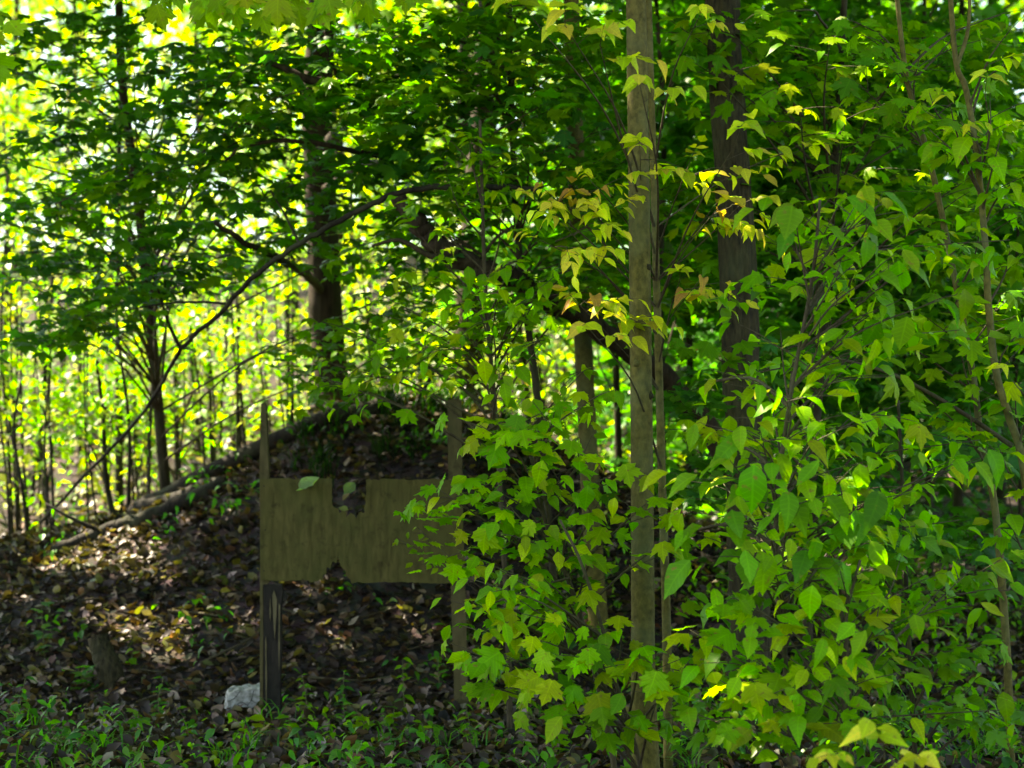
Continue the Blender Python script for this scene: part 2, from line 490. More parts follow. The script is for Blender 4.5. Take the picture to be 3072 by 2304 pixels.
def leaf_cloud(name, tmpl, pos, axis, nrm, size, col, mat, parent=None, origin=(0, 0, 0), kind='stuff'):
    """one mesh of many leaves; tmpl one template or a list that is dealt out"""
    if not isinstance(tmpl, list): tmpl = [tmpl]
    pos = np.asarray(pos)
    if 'litter' not in name and 'cover' not in name:
        keep = np.ones(len(pos), bool)
        for g, gr in GAPS:
            d = pos - g; t = d @ SUN_V
            keep &= ~((np.linalg.norm(d - t[:, None] * SUN_V, axis=1) < gr) & (t > .3))
        pos, axis, nrm, size, col = (np.asarray(q)[keep] for q in (pos, axis, nrm, size, col))
    pos = pos - np.asarray(origin)
    R = frames(np.asarray(axis), np.asarray(nrm))
    size = np.asarray(size)
    Vs, Fs, Us, Cs, n0 = [], [], [], [], 0
    for k, (V, F, uv) in enumerate(tmpl):
        s = slice(k, None, len(tmpl))
        W = np.einsum('nij,vj->nvi', R[s], V) * size[s][:, None, None] + pos[s][:, None]
        m, nv = W.shape[0], W.shape[1]
        Vs.append(W.reshape(-1, 3))
        Fs.append((F[None] + (np.arange(m) * nv)[:, None, None]).reshape(-1, 3) + n0)
        Us.append(np.tile(uv, (m, 1))); Cs.append(np.repeat(col[s], nv, 0)); n0 += m * nv
    me = mesh_arrays(name, np.concatenate(Vs), np.concatenate(Fs), np.concatenate(Cs), np.concatenate(Us))
    o = link(name, me, mat, parent)
    if kind: o['kind'] = kind
    return o

# pigments (linear)
PAL = {
    'fern': [(.010, .032, .006), (.014, .045, .006), (.008, .024, .006)],
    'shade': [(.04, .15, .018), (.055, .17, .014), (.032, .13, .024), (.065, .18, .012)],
    'green': [(.08, .21, .006), (.10, .225, .005), (.06, .185, .008), (.14, .24, .005)],
    'light': [(.115, .265, .004), (.14, .285, .004), (.09, .24, .004), (.18, .30, .004), (.25, .31, .006)],
    'lime':  [(.16, .28, .006), (.20, .30, .007), (.14, .26, .008), (.24, .30, .008)],
    'yellow': [(.46, .44, .02), (.36, .40, .015), (.50, .44, .04), (.28, .36, .012), (.48, .37, .04)],
    'ochre': [(.36, .19, .04), (.42, .25, .05), (.30, .15, .04), (.45, .31, .05)],
    'litter': [(0.0306, 0.019, 0.0122), (0.051, 0.0306, 0.0177), (0.0884, 0.0544, 0.034), (0.0204, 0.0136, 0.0095), (0.034, 0.0224, 0.015), (0.1496, 0.102, 0.068), (0.0884, 0.0408, 0.017), (0.0408, 0.0252, 0.015), (0.204, 0.1496, 0.1224), (0.1292, 0.0952, 0.0238), (0.0544, 0.0578, 0.0204), (0.0204, 0.0136, 0.0095), (0.0272, 0.0177, 0.0122)],
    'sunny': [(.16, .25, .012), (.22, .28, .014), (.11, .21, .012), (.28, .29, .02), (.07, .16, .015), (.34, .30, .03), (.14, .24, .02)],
}
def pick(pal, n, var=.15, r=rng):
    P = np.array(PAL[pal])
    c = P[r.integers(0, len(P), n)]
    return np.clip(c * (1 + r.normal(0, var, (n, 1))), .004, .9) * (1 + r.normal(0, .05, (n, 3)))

# ------------------------------------------------------------------ GROUND
def axis_lines(lo, f0, f1, hi, fine, grow=1.18):
    a = list(np.arange(f0, f1 + 1e-6, fine))
    s = fine
    while a[-1] < hi:
        s *= grow; a.append(min(a[-1] + s, hi))
    s = fine
    while a[0] > lo:
        s *= grow; a.insert(0, max(a[0] - s, lo))
    return np.array(a)
gx = axis_lines(-260, -6, 6, 260, .09)
gy = axis_lines(-120, 8.5, 18.5, 420, .09)
GX, GY = np.meshgrid(gx, gy)
GV = np.stack([GX, GY, gh(GX, GY)], -1).reshape(-1, 3)
nx, ny = len(gx), len(gy)
i = (np.arange(ny - 1)[:, None] * nx + np.arange(nx - 1)[None]).ravel()
gm = mesh_arrays('ground', GV, np.stack([i, i + 1, i + nx + 1, i + nx], 1))
tag(link('ground', gm, M_GROUND), kind='structure', label='brown forest floor with a bank rising behind the board')

# leaf litter: nobody could count it
def scatter_litter(n, x0, x1, y0, y1, s0, s1, seed):
    r = np.random.default_rng(seed)
    x = r.uniform(x0, x1, n); y = r.uniform(y0, y1, n)
    z = gh(x, y) + r.uniform(.0, .035, n)
    a = r.uniform(0, 6.283, n)
    tilt = r.normal(0, .5, n)
    ax = np.stack([np.cos(a), np.sin(a), tilt], 1)
    nr = np.stack([r.normal(0, .55, n), r.normal(0, .55, n) - .1, np.ones(n)], 1)
    return np.stack([x, y, z], 1), ax, nr, r.uniform(s0, s1, n), pick('litter', n, .35, r)
parts = [scatter_litter(52000, -4.4, 4.6, 9.2, 16.6, .03, .11, 11), scatter_litter(9000, -9, 8, 16.6, 30, .09, .2, 12)]
cat = [np.concatenate([p[k] for p in parts]) for k in range(5)]
o = leaf_cloud('leaf_litter', LITTER, *cat, M_LITTER)
tag(o, 'dry brown and tan fallen leaves covering the bank and forest floor', 'leaf litter')

# ------------------------------------------------------------------ WOODEN BOARD ON POSTS
BY = 12.0
k = BY / FPX
bo = ground_at(270, 712)
def bp(px, py):                     # board plane point, local to the board's empty (x, z)
    q = at(px, py, BY)
    return q[0], q[2]
board_x, _ = bp(362, 700)
root = thing('plywood_board', 'weathered olive brown plywood sheet with broken notches nailed between two old posts', 'board', (board_x, BY, 0))
def extrude_outline(pts, y0, th, name, mat, parent, jag=0):
    bm = bmesh.new()
    vs_ = [bm.verts.new((x - board_x, y0, z)) for x, z in pts]
    f = bm.faces.new(vs_)
    r_ = bmesh.ops.extrude_face_region(bm, geom=[f])
    for g in r_['geom']:
        if isinstance(g, bmesh.types.BMVert): g.co.y += th
    bmesh.ops.triangulate(bm, faces=[q for q in bm.faces if len(q.verts) > 4])
    bmesh.ops.recalc_face_normals(bm, faces=bm.faces)
    me = bpy.data.meshes.new(name); bm.to_mesh(me); bm.free()
    return link(name, me, mat, parent)
outline = [(260, 479), (284, 478), (300, 479.5), (318, 478), (331, 478.5), (332, 490), (331.5, 504), (336, 507), (340, 512), (344, 509), (347, 516), (351, 512),
           (356, 518), (360, 511), (364, 513), (365.5, 503), (366, 490), (366, 479), (385, 478.5), (410, 480), (432, 479), (452, 480), (462, 481), (463, 520), (464.5, 560),
           (464.5, 583), (440, 583.5), (410, 582.5), (385, 582), (366, 583), (352, 582), (349, 577), (346, 576), (345, 570), (341, 566), (338, 557), (336, 563), (333, 560), (331, 567),
           (327, 566), (326, 573), (323, 575), (322, 581), (300, 580.5), (280, 581), (260.5, 580), (260, 545), (261, 510)]
rag = []
for (a, b), (a2, b2) in zip(outline, outline[1:] + outline[:1]):
    n_ = max(1, int(math.hypot(a2 - a, b2 - b) / 2.5))
    notch = (318 < a < 368 and 478 < b < 520) or (320 < a < 354 and 555 < b < 584)
    for q in range(n_):
        t = q / n_; j_ = .9 if notch else .45
        rag.append((a + (a2 - a) * t + U(-j_, j_) * .7, b + (b2 - b) * t + U(-j_, j_) * (2.0 if notch else 1)))
panel = extrude_outline([bp(a, b) for a, b in rag], 0, .018, 'plywood_panel', M_PLY, root)
flakes = [[(322, 520), (330, 516), (334, 530), (331, 545), (335, 556), (330, 560), (325, 548), (326, 533)],
          [(340, 519), (350, 521), (352, 540), (346, 556), (342, 548), (343, 533)],
          [(300, 530), (308, 526), (311, 540), (306, 552), (301, 545)],
          [(372, 486), (384, 484), (386, 500), (379, 512), (373, 503)],
          [(398, 520), (404, 517), (407, 534), (402, 546), (398, 536)],
          [(276, 548), (284, 545), (287, 559), (281, 570), (275, 562)],
          [(312, 560), (319, 557), (321, 569), (317, 577), (312, 572)],
          [(355, 545), (363, 541), (366, 556), (361, 572), (355, 562)],
          [(420, 555), (428, 552), (430, 566), (424, 575), (420, 568)],
          [(266, 500), (272, 497), (274, 515), (270, 526), (266, 515)]]
for f in flakes:
    f = [(a + U(-.8, .8), b + U(-.8, .8)) for a, b in f]
    extrude_outline([bp(a, b) for a, b in f], -.0035, .003, 'ply_flake', M_PLY, panel)
# right post: one plank, a little behind the sheet; left post: plank seen edge on, rotten below
def plank(pts, y0, th, name, mat, parent=root):
    return extrude_outline([bp(a, b) for a, b in pts], y0, th, name, mat, parent)
zb = 722
plank([(447, 400), (455, 398.5), (461.5, 400), (462, 450), (463, 520), (465.5, 600), (468, 700), (470, 735), (455, 735), (453, 660), (451, 600), (449, 520), (447.5, 450)], .0215, .04, 'post', M_POST)
lp = plank([(260.5, 404), (263, 402.5), (265.5, 406), (268, 470), (268.8, 540), (268.8, 583), (262.6, 585), (262.8, 640), (262.4, 735), (259, 735), (259.5, 640), (259.5, 560), (259, 470)], .0215, .075, 'post', M_POST)
plank([(263.2, 585.5), (281, 584.5), (282.5, 592), (280.5, 604), (280.8, 650), (279.5, 690), (280.5, 735), (263.2, 735), (263.4, 690), (263.3, 640)], .012, .08, 'rotten_post_half', M_ROT)
for sp in ([(272, 596), (274, 590), (277, 600), (276, 622), (274.5, 640), (273, 618)], [(278.5, 603), (280, 606), (279.6, 640), (278.9, 672), (278.3, 640)],
           [(265, 640), (266, 636), (267, 680), (266.4, 712), (265.3, 690)], [(269, 604), (270.5, 598), (271, 612), (270, 622)]):
    plank(sp, .004, .007, 'splinter', M_SPLINT, lp)
for px, py in ((264, 486), (264, 571), (456, 487), (457, 574), (265, 530)):
    bm = bmesh.new()
    bmesh.ops.create_cone(bm, cap_ends=True, segments=8, radius1=.0045, radius2=.004, depth=.004,
                          matrix=Matrix.Translation((bp(px, py)[0] - board_x, -.002, bp(px, py)[1])) @ Matrix.Rotation(math.pi / 2, 4, 'X'))
    me = bpy.data.meshes.new('nail'); bm.to_mesh(me); bm.free()
    link('nail', me, M_ROT, root)

# ------------------------------------------------------------------ PALE STONE BLOCK beside the left post
def stone_block():
    q = ground_at(243, 714)
    cx = at(241.5, 700, q[1])
    r = np.random.default_rng(5)
    s = q[1] / FPX
    w, h, d = 34 * s, 27 * s, .16
    bm = bmesh.new()
    bmesh.ops.create_cube(bm, size=1)
    bmesh.ops.subdivide_edges(bm, edges=bm.edges[:], cuts=5, use_grid_fill=True)
    for v in bm.verts:
        x, y, z = v.co
        n = math.sqrt(x * x + y * y + z * z)
        f = 1 - .22 * max(0, n - .55)
        v.co = (x * w * f * (1 - .12 * (z - .5)) + .02 * z + .007 * math.sin(9 * y + 4 * z * 3), y * d * f, z * h * f * (1 + .16 * x) + .008 * math.sin(11 * x * 2 + y * 7))
        v.co += Vector(r.normal(0, .0022, 3))
    # cracks: grooves cut across the face by pushing vertices along lines inwards
    me = bpy.data.meshes.new('stone_block'); bm.to_mesh(me); bm.free()
    me.polygons.foreach_set('use_smooth', np.zeros(len(me.polygons), bool))
    o = link('stone_block', me, M_STONE, None, (cx[0], q[1] + .09, q[2] + h * .43))
    o.rotation_euler = (0.08, -.03, .2)
    tag(o, 'pale grey cracked stone block lying at the foot of the left post', 'stone')
    t = Tubes()
    for pts in ([(.30, .5), (.22, .1), (.10, -.1), (.04, -.35)], [(-.5, .1), (-.3, .22), (-.12, .5)], [(.10, -.1), (-.1, .05), (-.28, -.12)], [(.22, .1), (.40, -.05), (.5, -.1)]):
        C = curve([(a * w * .93, -d * .5 * .985, b * h * .93) for a, b in pts], 8)
        t.add(C, [.0016] * 8, 4)
    c = t.build('crack', M_ROT, o)
stone_block()

# ------------------------------------------------------------------ TREES AND PLANTS, tools
def stem_mesh(pts, r0, r1, sides=10, n=None, ridge=0, seed=0, flare=0, T=None):
    n = n or max(8, 6 * len(pts))
    C = curve(pts, n)
    t = np.linspace(0, 1, n)
    R = r0 + (r1 - r0) * t
    if flare: R = R * (1 + flare * np.exp(-t * 14))
    T = T or Tubes()
    T.add(C, R, sides, ridge, seed)
    return T, C

def pxpath(pts, Y=None):
    return [at(p[0], p[1], p[2] if len(p) > 2 else Y) for p in pts]

def ground_under(P):
    """extend the first point down into the ground"""
    p = P[0].copy()
    g = float(gh(p[0], p[1]))
    if p[2] > g - .05:
        p2 = p.copy(); d = P[0] - P[1]; d = d / max(abs(d[2]), .05)
        p2[:2] += d[:2] * min(p[2] - g, .6) * .5
        p2[2] = float(gh(p2[0], p2[1])) - .08
        return [p2] + list(P)
    return list(P)

N_LEAF = [0]
class Plant:
    """a tree or shrub: Empty at the base > trunk, branch (> leaf), crown"""
    def __init__(self, name, label, cat, stem, r0, r1, mat=M_TWIG, sides=9, ridge=0, seed=0, flare=0, group=None, n=None, trunk_name='trunk', twig=None):
        stem = ground_under(stem)
        self.base = np.array(stem[0]) + np.array([0, 0, .08])
        self.root = thing(name, label, cat, self.base, group)
        T, self.C = stem_mesh(stem, r0, r1, sides, n, ridge, seed, flare)
        self.r0, self.r1 = r0, r1
        self.trunk = T.build(trunk_name, mat, self.root, self.base)
        self.twig = twig or M_TWIG
        self.count = 0
    def near(self, p, rise=.25):
        """a stem point to branch from: close to p but lower, where there is one"""
        d = np.linalg.norm(self.C[:, :2] - p[:2], axis=1)
        want = p[2] - rise - .25 * np.min(d)
        k = int(np.argmin(np.abs(self.C[:, 2] - want)))
        return self.C[min(k, len(self.C) - 2)]
    def bough(self, target, kind, size, pal, leaves=12, start=None, twigs=3, length=.5, hang=.5, face=.5, spread=.35, pinnate=False, r=.006, sag=.05, colvar=.15, direction=None):
        """a branch from the stem to target whose outer part carries leaves"""
        target = np.asarray(target, float)
        s = self.near(target) if start is None else np.asarray(start, float)
        L = np.linalg.norm(target - s)
        mid = (s + target) / 2 + np.array([U(-.05, .05), U(-.05, .05), sag * L + U(-.03, .03)])
        C = curve([s, mid, target], 10)
        T = Tubes(); T.add(C, np.linspace(r * (1 + .5 * L), .0018, 10), 5)
        LV = []
        d = norm(C[-1] - C[-4]) if direction is None else norm(direction)
        paths = [(C[4:] if L < length * 1.7 else C[int(10 * (1 - length * 1.2 / L)):], 1.0)]
        for q in range(twigs):
            f = (q + .6) / (twigs + .2)
            b = C[-1] - d * length * (1 - f)
            idx = int(np.argmin(np.linalg.norm(C - b, axis=1))); b = C[idx]
            sd = 1 if q % 2 else -1
            side = norm(np.cross(d, (0, 0, 1))) * sd
            l = length * U(.55, .85) * (1 - .35 * f)
            dirn = norm(d * U(.35, .8) + side * U(.5, 1) + np.array([0, 0, U(-.25, .12)]))
            e = b + dirn * l; m = (b + e) / 2 + np.array([0, 0, .04 * l])
            c2 = curve([b, m, e], 6)
            T.add(c2, np.linspace(.0028, .0014, 6), 4)
            paths.append((c2, .8))
        tot = sum(w for _, w in paths)
        for path, w in paths:
            m = max(2, int(round(leaves * w / tot)))
            for q in range(m):
                f = 1.0 if q == m - 1 else .15 + .85 * q / m + U(-.03, .03)
                x = f * (len(path) - 1); i0 = min(int(x), len(path) - 2)
                p = path[i0] + (path[i0 + 1] - path[i0]) * (x - i0)
                tg = norm(path[i0 + 1] - path[i0])
                sd = 0 if q == m - 1 else (1 if q % 2 else -1)
                side = norm(np.cross(tg, (0, 0, 1))) * sd
                sz = size * U(.65, 1.15)
                if pinnate:
                    rl = sz * U(2.0, 2.8)
                    rd = norm(tg * .7 + side * .9 + np.array([U(-.2, .2), U(-.2, .2), U(-.25, .15)]))
                    e = p + rd * rl + np.array([0, 0, -.28 * rl * hang])
                    rc = curve([p, (p + e) / 2 + np.array([0, 0, .07 * rl]), e], 6)
                    T.add(rc, np.linspace(.0018, .001, 6), 3)
                    for j in range(5 if U(0, 1) < .5 else 7):
                        u = [1, .75, .75, .5, .5, .28, .28][j]
                        pp = rc[int(u * 5)]; t2 = norm(rc[min(int(u * 5) + 1, 5)] - rc[max(int(u * 5) - 1, 0)])
                        s2 = np.zeros(3) if j == 0 else norm(np.cross(t2, (0, 0, 1))) * (1 if j % 2 else -1)
                        ax = norm(t2 * (.7 if j else 1) + s2 * .9 + np.array([U(-.15, .15), U(-.15, .15), -hang * U(.3, 1.1)]))
                        LV.append((pp, ax, sz * U(.8, 1.1) * (1 if u > .3 else .75)))
                else:
                    pl = sz * U(.2, .5)
                    pd = norm(tg * .6 + side * .9 + np.array([U(-.2, .2), U(-.2, .2), U(-.15, .25)]))
                    b = p + pd * pl
                    T.add(np.array([p, (p + b) / 2 + np.array([0, 0, .006]), b]), [.0013, .0011, .001], 3, cap=False)
                    ax = norm(tg * .45 + side * .8 + np.array([U(-spread, spread), U(-spread, spread), -hang * U(.4, 1.3)]))
                    LV.append((b, ax, sz))
        br = T.build('branch', self.twig, self.root, self.base)
        cols = pick(pal, len(LV), colvar)
        for (p, ax, sz), c in zip(LV, cols):
            nr = np.array([U(-spread, spread), -face + U(-.25, .25), 1.0 + U(-.15, .15)])
            R = leaf_frame(ax, nr)
            kd = kind if isinstance(kind, str) else kind[int(rng.integers(0, len(kind)))]
            mes = LEAF_ME[kd]
            o = bpy.data.objects.new('leaf', mes[int(rng.integers(0, len(mes)))])
            COL.objects.link(o)
            o.parent = br
            M = Matrix(R.tolist()).to_4x4() @ Matrix.Diagonal((sz * U(.88, 1.12), sz, sz, 1))
            M.translation = Vector(p - self.base)
            o.matrix_basis = M
            o.color = (c[0], c[1], c[2], 1)
            self.count += 1; N_LEAF[0] += 1
        return C
    def sheets(self, strips, n, size, pal, width=.45, thick=.07, hang=.45, face=.35, tmpl=None, seed=0, name='foliage'):
        r = np.random.default_rng(seed)
        A = np.array([at(q[0], q[1], q[4]) for q in strips]); B = np.array([at(q[2], q[3], q[4] + (q[5] if len(q) > 5 else 0)) for q in strips])
        w = np.linalg.norm(B - A, axis=1); w /= w.sum()
        k = r.choice(len(strips), n, p=w)
        t = r.uniform(0, 1, n)
        wid = np.sin(math.pi * np.clip(t * .9 + .08, 0, 1)) ** .5
        u = r.normal(0, 1, n)
        pos = A[k] + (B - A)[k] * t[:, None] + np.stack([r.normal(0, .08, n), u * width * wid, r.normal(0, thick, n) - .12 * np.abs(u) * width], 1)
        d = (B - A)[k]; d /= np.linalg.norm(d, axis=1)[:, None]
        a = r.uniform(0, 6.283, n)
        ax = d * .5 + np.stack([np.cos(a), np.sin(a) * .8, -hang * r.uniform(.1, 1.4, n)], 1)
        nr = np.stack([r.normal(0, .3, n), r.normal(-face, .3, n), np.ones(n)], 1)
        leaf_cloud(name, tmpl or MP, pos, ax, nr, size * r.uniform(.6, 1.15, n), pick(pal, n, .2, r), M_LEAVES, self.root, self.base)
        for q in range(len(strips)):
            s = self.near(A[q] if w[q] < 0 else B[q], .1)
            T = Tubes(); far, nea = (A[q], B[q]) if np.linalg.norm(A[q] - s) > np.linalg.norm(B[q] - s) else (B[q], A[q])
            T.add(curve([s, (s + nea) / 2 + np.array([0, 0, .06]), nea, far], 12), np.linspace(.011, .002, 12), 5)
            T.build('branch', self.twig, self.root, self.base)
    def crown(self, centre, radii, n, size, pal, clumps=26, tmpl=None, name='crown', limbs=True, clr=.75, gaps=None, minz=None, seed=0, flat=.55):
        r = np.random.default_rng(seed)
        cs = []
        while len(cs) < clumps:
            v = r.uniform(-1, 1, 3)
            if .15 < np.linalg.norm(v) < 1: cs.append(np.asarray(centre) + v * np.asarray(radii))
        cs = np.array(cs)
        w = r.uniform(.5, 1.5, clumps); w /= w.sum()
        ci = r.choice(clumps, n, p=w)
        pos = cs[ci] + r.normal(0, 1, (n, 3)) * np.array([clr, clr, clr * flat]) * r.uniform(.5, 1.1, clumps)[ci][:, None]
        keep = np.ones(n, bool)
        if minz is not None:
            _, py = project_many(pos)
            keep &= (py < minz)
        for g, gr in (gaps or []):
            d = pos - g
            t = d @ SUN_V
            dist = np.linalg.norm(d - t[:, None] * SUN_V, axis=1)
            keep &= ~((dist < gr) & (t > 0))
        keep &= pos[:, 2] > gh(pos[:, 0], pos[:, 1]) + .15
        pos = pos[keep]; ci = ci[keep]; n = len(pos)
        out = pos - cs[ci]
        a = r.uniform(0, 6.283, n)
        ax = np.stack([np.cos(a) + out[:, 0], np.sin(a) + out[:, 1], -r.uniform(.0, .9, n)], 1)
        nr = np.stack([r.normal(0, .4, n), r.normal(-.15, .4, n), np.ones(n)], 1)
        sz = size * r.uniform(.6, 1.2, n)
        o = leaf_cloud(name, tmpl or SMALL, pos, ax, nr, sz, pick(pal, n, .22, r), M_LEAVES, self.root, self.base)
        if limbs:
            T = Tubes()
            lim = cs if clumps <= 14 else cs[:14]
            for c in lim:
                kk = int(np.argmin(np.linalg.norm(self.C - (c - np.array([0, 0, .6 + .4 * np.linalg.norm(c[:2] - self.C[-1][:2])])), axis=1)))
                s = self.C[kk]
                rr = max(.005, min(self.r1 * .6, .018 * np.linalg.norm(c - s)))
                T.add(curve([s, (s + c) / 2 + np.array([r.normal(0, .1), r.normal(0, .1), .1]), c], 7), np.linspace(rr, .003, 7), 5)
            T.build('branch', self.twig, self.root, self.base)
        return o

def project_many(P):
    x, y, z = P[:, 0], P[:, 1], P[:, 2] - CAMZ
    f = y * math.cos(PITCH) + z * math.sin(PITCH)
    v = -y * math.sin(PITCH) + z * math.cos(PITCH)
    return 512 + FPX * x / f, 384 - FPX * v / f

# ------------------------------------------------------------------ BIG TREES
ABOVE = -14
main = Plant('maple_tree', 'smooth olive grey trunk standing full height in front of the darker furrowed one', 'tree',
             pxpath([(645.5, 752), (643.5, 690), (643, 620), (642, 463), (639.5, 230), (637, 60), (635, -60), (632, -260), (622, -520)], 9.5), .063, .043, M_SMOOTH, 20, .02, 3, .4, n=70)
main.crown((.4, 9.8, 6.9), (2.6, 1.6, 1.9), 4200, .19, 'green', minz=ABOVE, seed=1, gaps=GAPS, tmpl=MP)
for q, (px, py) in enumerate([(634, 132), (648, 268), (636, 352), (646, 470), (640, 574), (650, 410)]):
    c_ = at(px, py, 9.5); kk = main.C[int(np.argmin(np.abs(main.C[:, 2] - c_[2])))]
    off = np.array([c_[0] - kk[0], -math.sqrt(max(.0005, .052 ** 2 - (c_[0] - kk[0]) ** 2)), 0])
    bm = bmesh.new(); bmesh.ops.create_icosphere(bm, subdivisions=2, radius=1)
    for v in bm.verts: v.co *= 1 + .18 * math.sin(5 * v.co.x + 3 * v.co.z + q)
    me = bpy.data.meshes.new('knot'); bm.to_mesh(me); bm.free()
    me.polygons.foreach_set('use_smooth', np.ones(len(me.polygons), bool))
    o = link('knot', me, M_DARK if q % 2 else M_SMOOTH, main.root, tuple(kk + off - main.base)); o.scale = (.017, .012, .012 + .004 * (q % 3))
dark = Plant('locust_tree', 'thick dark trunk with deeply furrowed bark right of the smooth olive trunk', 'tree',
             pxpath([(753, 752), (750, 690), (748, 560), (746, 463), (741, 370), (736, 231), (727, 100), (722, 0), (716, -160), (705, -420)], 11.3), .118, .085, M_ROUGH, 60, .115, 4, .35, n=120)
dark.crown((1.6, 12.6, 7.2), (3.2, 2.2, 2.0), 4800, .2, 'green', minz=ABOVE, seed=2, gaps=GAPS, tmpl=MP)
mid = Plant('birch_tree', 'pale slim trunk leaning behind the smooth olive trunk', 'tree',
            pxpath([(600, 640), (594, 560), (586, 400), (581, 300), (576, 160), (573, 60), (570, -40), (560, -300)], 13.2), .07, .05, M_SMOOTH, 14, .04, 5, .2, n=50)
mid.crown((-.2, 14.6, 7.6), (2.8, 2.0, 1.9), 4000, .2, 'green', minz=ABOVE, seed=3, gaps=GAPS, tmpl=MP)
red = Plant('cherry_tree', 'thick reddish brown trunk rising from the top of the bank above the board', 'tree',
            pxpath([(333, 410), (331, 380), (326, 320), (323, 250), (319, 170), (317, 100), (322, 20), (325, -60), (330, -260)], 16.6), .15, .11, M_RED, 30, .06, 6, .3, n=80)
red.crown((-2.6, 16.0, 8.6), (2.6, 2.0, 1.9), 4200, .21, 'green', minz=ABOVE, seed=4, gaps=GAPS, tmpl=MP)
far_dark = Plant('oak_tree', 'dark upright trunk at the top centre behind the hanging maple leaves', 'tree',
                 pxpath([(465, 420), (470, 330), (478, 200), (484, 116), (488, 50), (491, -20), (495, -150)], 18.5), .15, .11, M_RED, 24, .05, 8, .2, n=60)
far_dark.crown((.6, 18.6, 8.8), (3.0, 2.4, 1.9), 4600, .21, 'green', minz=ABOVE, seed=5, gaps=GAPS, tmpl=MP)
# trees added for the shade their crowns cast, most of them unseen outside the frame
SHADE_TREES = [(-4.6, 11.6, 'unseen maple added just beyond the left edge, its crown shading the bank', (-4.4, 13.6, 7.2), (3.0, 2.2, 2.0)),
       (-5.6, 15.6, 'second unseen maple added for shade beyond the left edge, level with the bank top', (-6.4, 15.6, 7.6), (2.6, 1.6, 2.0)),
       (-3.2, 9.6, 'unseen young maple added for shade beyond the left edge, close to the camera', (-3.0, 10.6, 6.6), (2.6, 2.0, 1.6)),
       (-7.6, 13.4, 'third unseen maple added for shade beyond the left edge, farthest out', (-7.6, 13.4, 7.6), (2.4, 2.0, 2.0)),
       (-8.8, 17.0, 'fourth unseen maple added for shade far beyond the left edge, behind the third', (-8.6, 16.9, 7.6), (2.6, 1.5, 1.8)),
       (4.4, 13.0, 'unseen maple added for shade just beyond the right edge', (3.8, 14.4, 7.4), (2.8, 2.4, 2.0)),
       (5.4, 18.5, 'second unseen maple added for shade beyond the right edge, farther back', (4.2, 18.6, 8.4), (3.2, 2.6, 2.2)),
       (1.9, 22.5, 'straight dark trunk deep in the shade between the two front trunks', (2.0, 23.2, 9.2), (3.4, 2.8, 2.2)),
       (5.2, 25.5, 'straight dark trunk deep in the shade towards the right edge', (5.4, 26, 9.6), (3.4, 2.8, 2.4))]
for q, (x, y, lab, c, rad) in enumerate(SHADE_TREES):
    z = float(gh(x, y))
    p = Plant('maple_tree', lab, 'tree', [np.array([x, y, z]), np.array([x + .05, y, z + 2.5]), np.array([x * .98, y + .1, z + 6]), np.array([x * .95, y + .2, z + 9])],
              .14, .08, M_DARK, 14, .05, q + 30, .3, n=40)
    p.crown(c, rad, 4800, .21, 'green', minz=ABOVE, seed=q + 50, gaps=GAPS, tmpl=MP)

# ------------------------------------------------------------------ DEAD WOOD
def pole(name, label, cat, pts, r0, r1, mat, subs=(), sides=8, ridge=0.03, sub_name='branch'):
    P = [np.asarray(p) for p in pts]
    base = P[0]
    rt = thing(name, label, cat, base)
    n = 9 * len(P); Cc = curve(P, n); rk = np.random.default_rng(len(label))
    Cc[1:-1] += rk.normal(0, 1, (n - 2, 3)) * min(r0, r1) * .28 * min(1.0, np.linalg.norm(Cc[1] - Cc[0]) / (1.5 * r0))
    T, C = stem_mesh(Cc, r0, r1, sides, n * 2, ridge, len(label))
    T.build('trunk' if 'tree' in name else 'log_body', mat, rt, base)
    for sp, a, b in subs:
        T = Tubes(); c = curve(sp, 10); T.add(c, np.linspace(a, b, 10), 6)
        T.build(sub_name, mat, rt, base)
    return rt
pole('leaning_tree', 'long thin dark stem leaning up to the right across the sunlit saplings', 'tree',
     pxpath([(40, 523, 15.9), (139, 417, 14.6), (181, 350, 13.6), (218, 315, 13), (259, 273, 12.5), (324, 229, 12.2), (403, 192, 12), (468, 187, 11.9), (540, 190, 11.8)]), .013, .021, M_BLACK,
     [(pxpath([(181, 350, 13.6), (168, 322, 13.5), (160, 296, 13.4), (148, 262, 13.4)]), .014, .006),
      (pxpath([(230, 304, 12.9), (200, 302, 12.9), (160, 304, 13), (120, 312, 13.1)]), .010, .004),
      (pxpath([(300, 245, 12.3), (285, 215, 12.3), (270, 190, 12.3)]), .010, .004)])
pole('broken_limb', 'long reddish broken limb slanting down to the right from above the board', 'branch',
     [np.array([2.2, 14.2, .2])] + pxpath([(700, 420, 13.6), (600, 330, 12.9), (512, 280, 12.4), (480, 268, 12.2), (444, 252, 12.1), (418, 226, 12), (398, 196, 12)]), .085, .05, M_RED,
     [(pxpath([(460, 260, 12.1), (430, 256, 12), (400, 240, 12), (372, 246, 12)]), .022, .009), (pxpath([(476, 267, 12.2), (496, 238, 12.1), (520, 222, 12.1)]), .014, .005)], ridge=.06)
